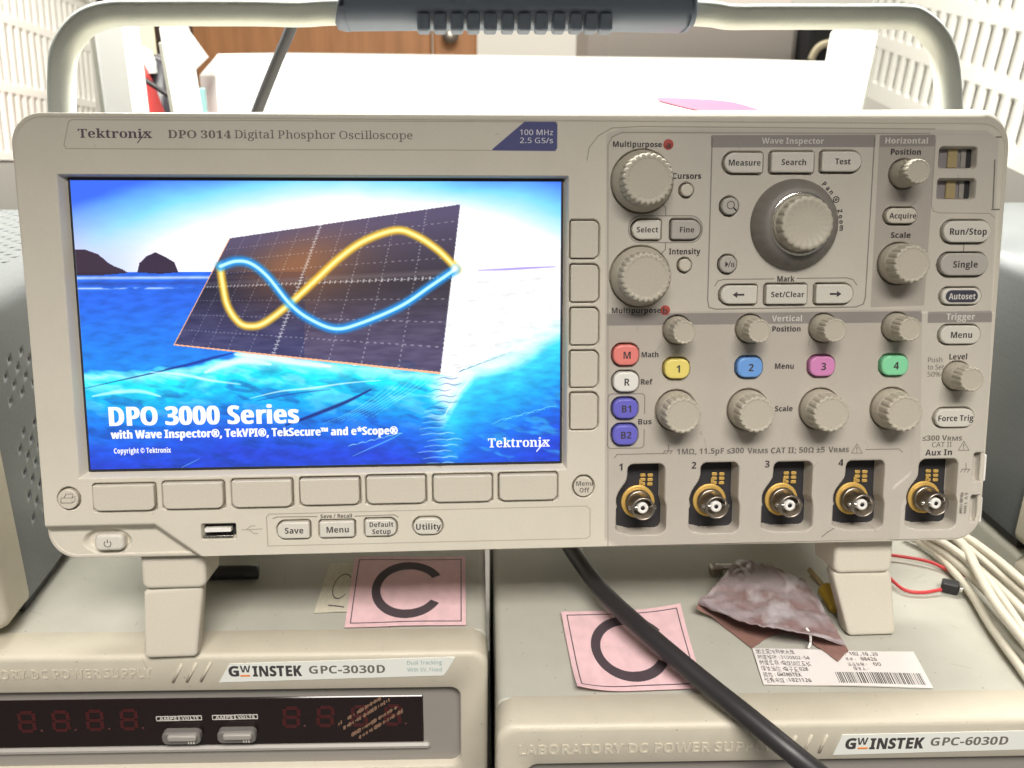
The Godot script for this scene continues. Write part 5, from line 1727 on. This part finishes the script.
	# mauve antistatic pouch, rolled over itself
	var im := Image.create(256, 256, false, Image.FORMAT_RGB8)
	var nz := FastNoiseLite.new()
	nz.seed = 9
	nz.frequency = 0.018
	nz.fractal_octaves = 4
	for j in 256:
		for i in 256:
			var a := clampf(nz.get_noise_2d(i * 0.5 + j * 0.2, j * 0.8) * 1.6 + 0.6, 0, 1)
			var w := clampf((nz.get_noise_2d(i * 0.7 + 500.0, j * 0.5) - 0.02) * 2.6, 0, 1)
			var c := Color(0.24, 0.155, 0.15).lerp(Color(0.33, 0.275, 0.29), a).lerp(Color(0.50, 0.465, 0.485), w * 0.7)
			im.set_pixel(i, j, c.linear_to_srgb())
	var pm := tex_mat(im, 0.38)
	var net := func(rows: Array) -> Array:
		var o := []
		for r in rows:
			var l := []
			for q in r:
				l.append(wy(q[0], q[1], q[2]))
			o.append(l)
		return o
	var top: Array = net.call([
		[[738, 559, 0.005], [757, 562, 0.007], [783, 570, 0.007], [805, 580, 0.006]],
		[[724, 575, 0.011], [755, 582, 0.011], [788, 589, 0.011], [818, 599, 0.008]],
		[[710, 591, 0.012], [746, 603, 0.0125], [787, 610, 0.0125], [831, 620, 0.009]],
		[[700, 599, 0.010], [742, 619, 0.0115], [786, 628, 0.0125], [842, 638, 0.007]],
		[[698, 604, 0.007], [742, 621.5, 0.0100], [788, 630, 0.0112], [846, 645, 0.0045]]])
	var low: Array = net.call([
		[[745, 585, 0.001], [770, 588, 0.001], [795, 593, 0.001], [815, 600, 0.001]],
		[[698, 604.5, 0.0065], [735, 604, 0.0016], [790, 612, 0.0016], [846, 645.5, 0.0040]],
		[[716, 620, 0.0012], [742, 628, 0.0012], [790, 628, 0.0010], [844, 654, 0.0022]],
		[[752, 648, 0.0008], [775, 634, 0.0008], [800, 636, 0.0008], [838, 661, 0.0014]]])
	var mid := wy(770, 605, 0.0)
	var pouch := thing("plastic_pouch", "crumpled mauve plastic pouch rolled over on the grey cover", "pouch", Transform3D(Basis(), mid))
	var wob := func(p: Vector3, a: float) -> Vector3: return p + Vector3(0, (0.35 - absf(nz.get_noise_2d(p.x * 3600.0 + p.z * 1200.0, p.z * 4400.0)) * 3.0 + nz.get_noise_2d(p.x * 9000.0, p.z * 9000.0)) * a, 0) - mid
	obj("upper_fold", sheet(func(u, v): return wob.call(patch(top, u, v), 0.0007), 40, 34, 0.0003), pm, pouch)
	obj("lower_fold", sheet(func(u, v): return wob.call(patch(low, u, v), 0.0003), 40, 30, 0.0003), grain(mat(0.27, 0.15, 0.125, 0.4), 40.0, 0.2, null), pouch)
	obj("string_loop", tube([wy(806, 628, 0.011) - mid, wy(810, 634, 0.009) - mid, wy(810.5, 642, 0.004) - mid, wy(808.5, 648, 0.002) - mid], 0.0006, 8, 6), M.ptfe, pouch)
# ---------------------------------------------------------------- behind the oscilloscope
func slab(called: String, label: String, cat: String, x0: float, y0: float, x1: float, y1: float, z: float, depth: float, m: Material, b := 0.004, floor_y := -99.0) -> MeshInstance3D:    # a box seen between two pixels on the plane z
	var p := wz(x0, y1, z)
	var q := wz(x1, y0, z)
	var lo := Vector3(p.x, p.y if floor_y < -9.0 else floor_y, z - depth)
	var hi := Vector3(q.x, q.y, z)
	var at := Vector3((lo.x + hi.x) * 0.5, lo.y, z - depth * 0.5)
	var o := obj(called, box(lo - at, hi - at, b), m, self, at)
	if label:
		tag(o, label, cat)
	return o
func build_background() -> void:
	var bench := -PH - 0.008
	structure("bench_top", box(Vector3(-1.3, bench - 0.03, -1.9), Vector3(1.4, bench, 0.16), 0.004), M.bench)
	tag(obj("unseen_shade_shelf", box(Vector3(-1.1, 0.608, -0.75), Vector3(1.1, 0.632, 0.35), 0.003), M.dark_wood, self), "long unseen dark shelf set over the bench to shade the upper panel", "shelf")  # out of view; placed and sized to shade the upper front panel
	structure("wall", box(Vector3(-2.4, bench - 0.6, -2.56), Vector3(2.6, 2.4, -2.5), 0.002), M.wall)
	instrument("grey perforated instrument with cream front frame beside the screen", -0.2325, -1.0, -0.0245, 0.1495, true)
	instrument("plain grey instrument with smooth side beside the trigger controls", 0.2725, 1.0, -0.058, 0.150, false)
	var bl := wy(6, 160, 0.153)
	var bx := Basis(Vector3(0, -sin(0.127), -cos(0.127)), Vector3(0, cos(0.127), -sin(0.127)), Vector3(1, 0, 0))
	var r1 := [[0.006, 0.062], [0.068, 0.124], [0.130, 0.168]]
	basket("white plastic basket with narrow slots on the perforated instrument", Transform3D(bx, bl - bx.x * 0.02), 0.26, 0.175, 0.16, 0.0150, r1)
	var br := wy(1006, 166, 0.156)
	var a := 0.15
	var by := Basis(Vector3(0, -sin(a), cos(a)), Vector3(0, cos(a), sin(a)), Vector3(-1, 0, 0))
	basket("white plastic basket with wide slots tilted on the plain instrument", Transform3D(by, br - by.x * 0.36), 0.50, 0.175, 0.16, 0.0220, [[0.018, 0.060], [0.072, 0.116], [0.128, 0.165]])
	# bright white case right behind the oscilloscope
	var cz := -0.62
	slab("white_case", "large white equipment case standing behind the oscilloscope", "case", 201, 62, 858, 140, cz, 0.4, M.white, 0.02, bench)
	# wooden cabinet, dark panel, grey bundle
	var zc := -1.75
	var cab := thing("wooden_cabinet", "brown wooden cabinet with a round knob, far behind the handle", "cabinet", Transform3D(Basis(), wz(330, 60, zc) * Vector3(1, 0, 1) + Vector3(0, bench, 0)))
	var c0 := wz(182, -30, zc) - cab.position
	var c1 := wz(432, 70, zc) - cab.position
	var c2 := wz(477, 70, zc) - cab.position
	obj("door", box(Vector3(c0.x, 0, -0.1), Vector3(c1.x, c0.y, 0), 0.004), M.wood, cab)
	obj("stile", box(Vector3(c1.x + 0.003, 0, -0.1), Vector3(c2.x, c0.y, 0.012), 0.006), M.wood, cab)
	var kn := wz(450, 36, zc) - cab.position
	var knb := obj("door_knob", lathe([[0.008, 0.0], [0.008, 0.012], [0.016, 0.02], [0.018, 0.028], [0.012, 0.034], [0.003, 0.036]], 24), M.steel, cab, Vector3(kn.x, kn.y, 0.012))
	knb.name = "door_knob"
	slab("dark_cupboard", "dark brown wooden cupboard behind the red bag", "cupboard", 112, -20, 184, 120, -1.72, 0.05, M.dark_wood, 0.003, bench)
	var gb := thing("grey_bundle", "wrinkled grey cloth bundle behind the white case", "bundle", Transform3D(Basis(), wz(700, 58, -1.3) * Vector3(1, 0, 1) + Vector3(0, bench, 0)))
	var g0 := wz(592, 20, -1.3) - gb.position
	var g1 := wz(812, 20, -1.3) - gb.position
	obj("cloth", box(Vector3(g0.x, 0, -0.22), Vector3(g1.x, g0.y + 0.04, 0), 0.03), M.grey_cloth, gb)
	var db := slab("black_box", "black adapter box beside the grey bundle", "box", 806, 26, 846, 70, -1.25, 0.08, M.black_soft, 0.004, bench)
	var bc := []
	for q in [[811, 60], [818, 48], [830, 43], [846, 46]]:
		bc.append(wz(q[0], q[1], -1.24))
	tag(obj("beige_cord", tube(bc, 0.006, 10, 6), M.card, self), "beige cord hanging across the black adapter box", "cord")
	# white rack uprights
	for q in [[158, 178, 24, "left", -0.42, 0.06], [846, 879, 30, "right", -0.42, -0.07]]:
		var p := wz(q[0], q[2], q[4])
		var e := wz(q[1], q[2], q[4])
		var up := thing("rack_upright", "white rounded rack upright standing %s" % ("beside the dark bag" if q[3] == "left" else "between the basket and the beige cord"), "upright", Transform3D(Basis(Vector3(0, 0, 1), q[5]), Vector3((p.x + e.x) * 0.5 - sin(q[5]) * -p.y * 0.0, p.y, q[4])))
		var hw := (e.x - p.x) * 0.5
		obj("panel", rr_solid(0, -0.2, hw, 0.2, [0.004, 0.004, 0.002, 0.002], -0.03, 0.0, 0.0012), M.white, up)
		obj("edge_strip", box(Vector3(-hw - 0.0035 if q[3] == "left" else hw, -0.4, -0.03), Vector3(-hw if q[3] == "left" else hw + 0.0035, -0.012, -0.004), 0.001), M.sheet, up)
	var post := slab("white_post", "white upright post with a grey edge behind the handle", "post", 106, 10, 124, 130, -0.34, 0.03, M.white, 0.003, bench)
	var pe := post.mesh.get_aabb()
	obj("edge_strip", box(Vector3(pe.position.x - 0.004, 0, -0.012), Vector3(pe.position.x, pe.size.y, 0.010), 0.0008), M.sheet, post)
	# red bag, dark bag, card, cord
	var bagz := -0.55
	var red := thing("red_bag", "red plastic bag behind the white post", "bag", Transform3D(Basis(), wz(135, 112, bagz) * Vector3(1, 0, 1) + Vector3(0, bench, 0)))
	var rp := []
	for q in [[116, 54], [124, 60], [131, 72], [138, 88], [149, 116], [152, 135], [116, 135]]:
		rp.append(wz(q[0], q[1], bagz) - red.position)
	rp[5].y = 0.0
	rp[6].y = 0.0
	rp.reverse()
	var st := begin()
	loops(st, [PackedVector3Array(rp.map(func(p): return p + Vector3(0, 0, -0.05))), PackedVector3Array(rp.map(func(p): return p + Vector3(0, 0, -0.006))), PackedVector3Array(rp.map(func(p): return p * Vector3(0.96, 0.99, 1)))], true, true)
	obj("bag", done(st), M.red_bag, red)
	var dk := thing("dark_bag", "dark grey plastic bag with a white top beside the red bag", "bag", Transform3D(Basis(), wz(156, 112, -0.62) * Vector3(1, 0, 1) + Vector3(0, bench, 0)))
	var dp := []
	for q in [[138, 66], [142, 58], [150, 54], [160, 58], [168, 66], [176, 135], [140, 135]]:
		dp.append(wz(q[0], q[1], -0.62) - dk.position)
	dp[5].y = 0.0
	dp[6].y = 0.0
	dp.reverse()
	st = begin()
	loops(st, [PackedVector3Array(dp.map(func(p): return p + Vector3(0, 0, -0.05))), PackedVector3Array(dp.map(func(p): return p + Vector3(0, 0, -0.008))), PackedVector3Array(dp.map(func(p): return p * Vector3(0.9, 0.99, 1)))], true, true)
	obj("bag", done(st), M.dark_bag, dk)
	var w0 := wz(143, 62, -0.615) - dk.position
	obj("white_top", lathe([[0.012, -0.01], [0.012, 0.0], [0.009, 0.01], [0.003, 0.014]], 20), M.white, dk, w0).rotation.x = -PI / 2
	slab("cream_card", "cream card standing behind the dark bag", "card", 137, 10, 151, 60, -0.68, 0.004, M.card, 0.001, bench)
	var wcd := thing("white_card", "white card with a pointed corner leaning against the white case", "card", Transform3D(Basis(), wz(190, 62, -0.60)))
	st = begin()
	var wp := []
	for q in [[176, 20], [182, 22], [208, 57], [193, 72], [192, 112], [176, 112]]:
		wp.append(wz(q[0], q[1], -0.60) - wcd.position)
	wp.reverse()
	loops(st, [PackedVector3Array(wp.map(func(p): return p + Vector3(0, 0, -0.003))), PackedVector3Array(wp)], true, true)
	obj("sheet", done(st), M.white, wcd)
	tag(obj("thin_cord", tube([wz(112, 61, -0.5), wz(122, 67, -0.5), wz(148, 82, -0.5), wz(174, 99, -0.5)], 0.0022, 10, 4), M.cable_black, self), "thin black cord hanging across the red bag", "cord")
	tag(obj("grey_cable", tube([wz(297, 10, -0.20), wz(291, 28, -0.20), wz(275, 66, -0.20), wz(257, 112, -0.20), wz(250, 135, -0.2)], 0.0030, 14, 6), M.cable_grey, self), "dark grey cable leaning up behind the handle bar", "cable")
	# magenta sleeve on top of the white case's front, teal tabs
	var mg := []
	for r in [[[657, 97.5], [690, 98.5], [732, 102], [766, 112]], [[658, 99], [688, 104], [724, 110], [766, 116]], [[660, 101], [688, 108], [722, 115], [766, 120]]]:
		var l := []
		for q in r:
			l.append(wz(q[0], q[1], -0.20 + 0.02 * mg.size()))
		mg.append(l)
	tag(obj("magenta_sleeve", sheet(func(u, v): return patch(mg, u, v), 20, 10, 0.0006), M.magenta, self), "magenta plastic sleeve lying on top of the oscilloscope", "sleeve")
	slab("teal_tab", "small teal tab beside the pointed white card", "tab", 196, 88, 204, 116, -0.56, 0.006, M.teal, 0.001)
	slab("teal_tab", "small teal tab beside the right rack upright", "tab", 840, 78, 850, 100, -0.44, 0.006, M.teal, 0.001)

func lamp(label: String, at: Vector3, size: Vector2, energy: float, col: Color, aim: Vector3) -> void:
	var t := Transform3D(Basis(), at).looking_at(aim, Vector3.FORWARD if absf((aim - at).normalized().y) > 0.9 else Vector3.UP)
	var o := thing("ceiling_lamp", label, "lamp", t, "")
	obj("housing", box(Vector3(-size.x * 0.5 - 0.03, -size.y * 0.5 - 0.03, 0.02), Vector3(size.x * 0.5 + 0.03, size.y * 0.5 + 0.03, 0.08), 0.01), M.white, o)
	var e := glow(1.0, 0.98, 0.93, 1.0)
	obj("lamp_diffuser", box(Vector3(-size.x * 0.5, -size.y * 0.5, 0.008), Vector3(size.x * 0.5, size.y * 0.5, 0.02), 0.002), e, o)
	var l := AreaLight3D.new()
	l.name = "lamp_light"
	l.area_size = size
	l.light_energy = energy
	l.light_color = col
	l.shadow_enabled = true
	l.set("area_range", 8.0)
	o.add_child(l)
func _ready() -> void:
	scope_t = Transform3D(Basis(Vector3.RIGHT, deg_to_rad(-TILT)), Vector3(0, 0.0018, 0))
	scope_i = scope_t.affine_inverse()
	var cam := Camera3D.new()
	cam.name = "camera"
	cam.transform = Transform3D(cam_b.orthonormalized(), cam_o)
	cam.fov = rad_to_deg(2.0 * atan(384.0 / FOC))
	cam.near = 0.02
	cam.far = 20.0
	var eye := CameraAttributesPhysical.new()
	eye.frustum_focal_length = 12.0 / (384.0 / FOC)
	eye.exposure_aperture = 16.0
	eye.frustum_focus_distance = 0.375
	eye.frustum_near = 0.02
	eye.frustum_far = 20.0
	cam.attributes = eye
	cam.current = true
	add_child(cam)
	var env := Environment.new()
	env.background_mode = Environment.BG_COLOR
	env.background_color = lin(0.17, 0.165, 0.153)
	env.background_energy_multiplier = 1.0
	env.tonemap_mode = Environment.TONE_MAPPER_LINEAR
	env.tonemap_exposure = 1.0
	env.sdfgi_enabled = true
	env.ssao_enabled = true
	env.ssil_enabled = true
	var we := WorldEnvironment.new()
	we.name = "surroundings"
	we.environment = env
	add_child(we)
	make_materials()
	lamp("fluorescent ceiling lamp above and in front of the bench", Vector3(0.05, 1.70, 1.30), Vector2(1.2, 0.6), 6.9, Color(1.0, 0.975, 0.945), Vector3(0, 0.1, 0))
	lamp("fluorescent ceiling lamp far behind the bench", Vector3(0.1, 2.1, -1.55), Vector2(2.0, 0.3), 6.0, Color(1.0, 0.98, 0.93), Vector3(0.1, 0.2, -2.0))
	lamp("fluorescent lamp under the unseen overhead shelf", Vector3(0.05, 0.54, -0.30), Vector2(1.2, 0.08), 1.5, Color(1.0, 0.99, 0.95), Vector3(0.05, 0.0, -0.32))
	FS = font("Droid Sans")
	FB = font("Droid Sans", 700)
	var heavy := FontVariation.new()
	heavy.base_font = FB
	heavy.variation_embolden = 0.7
	FX = heavy
	FR = font("Droid Serif")
	FRB = font("Droid Serif", 700)
	FM = font("Droid Sans Mono")
	build_background()
	build_supplies()
	build_scope()
	build_papers()
	build_loose()
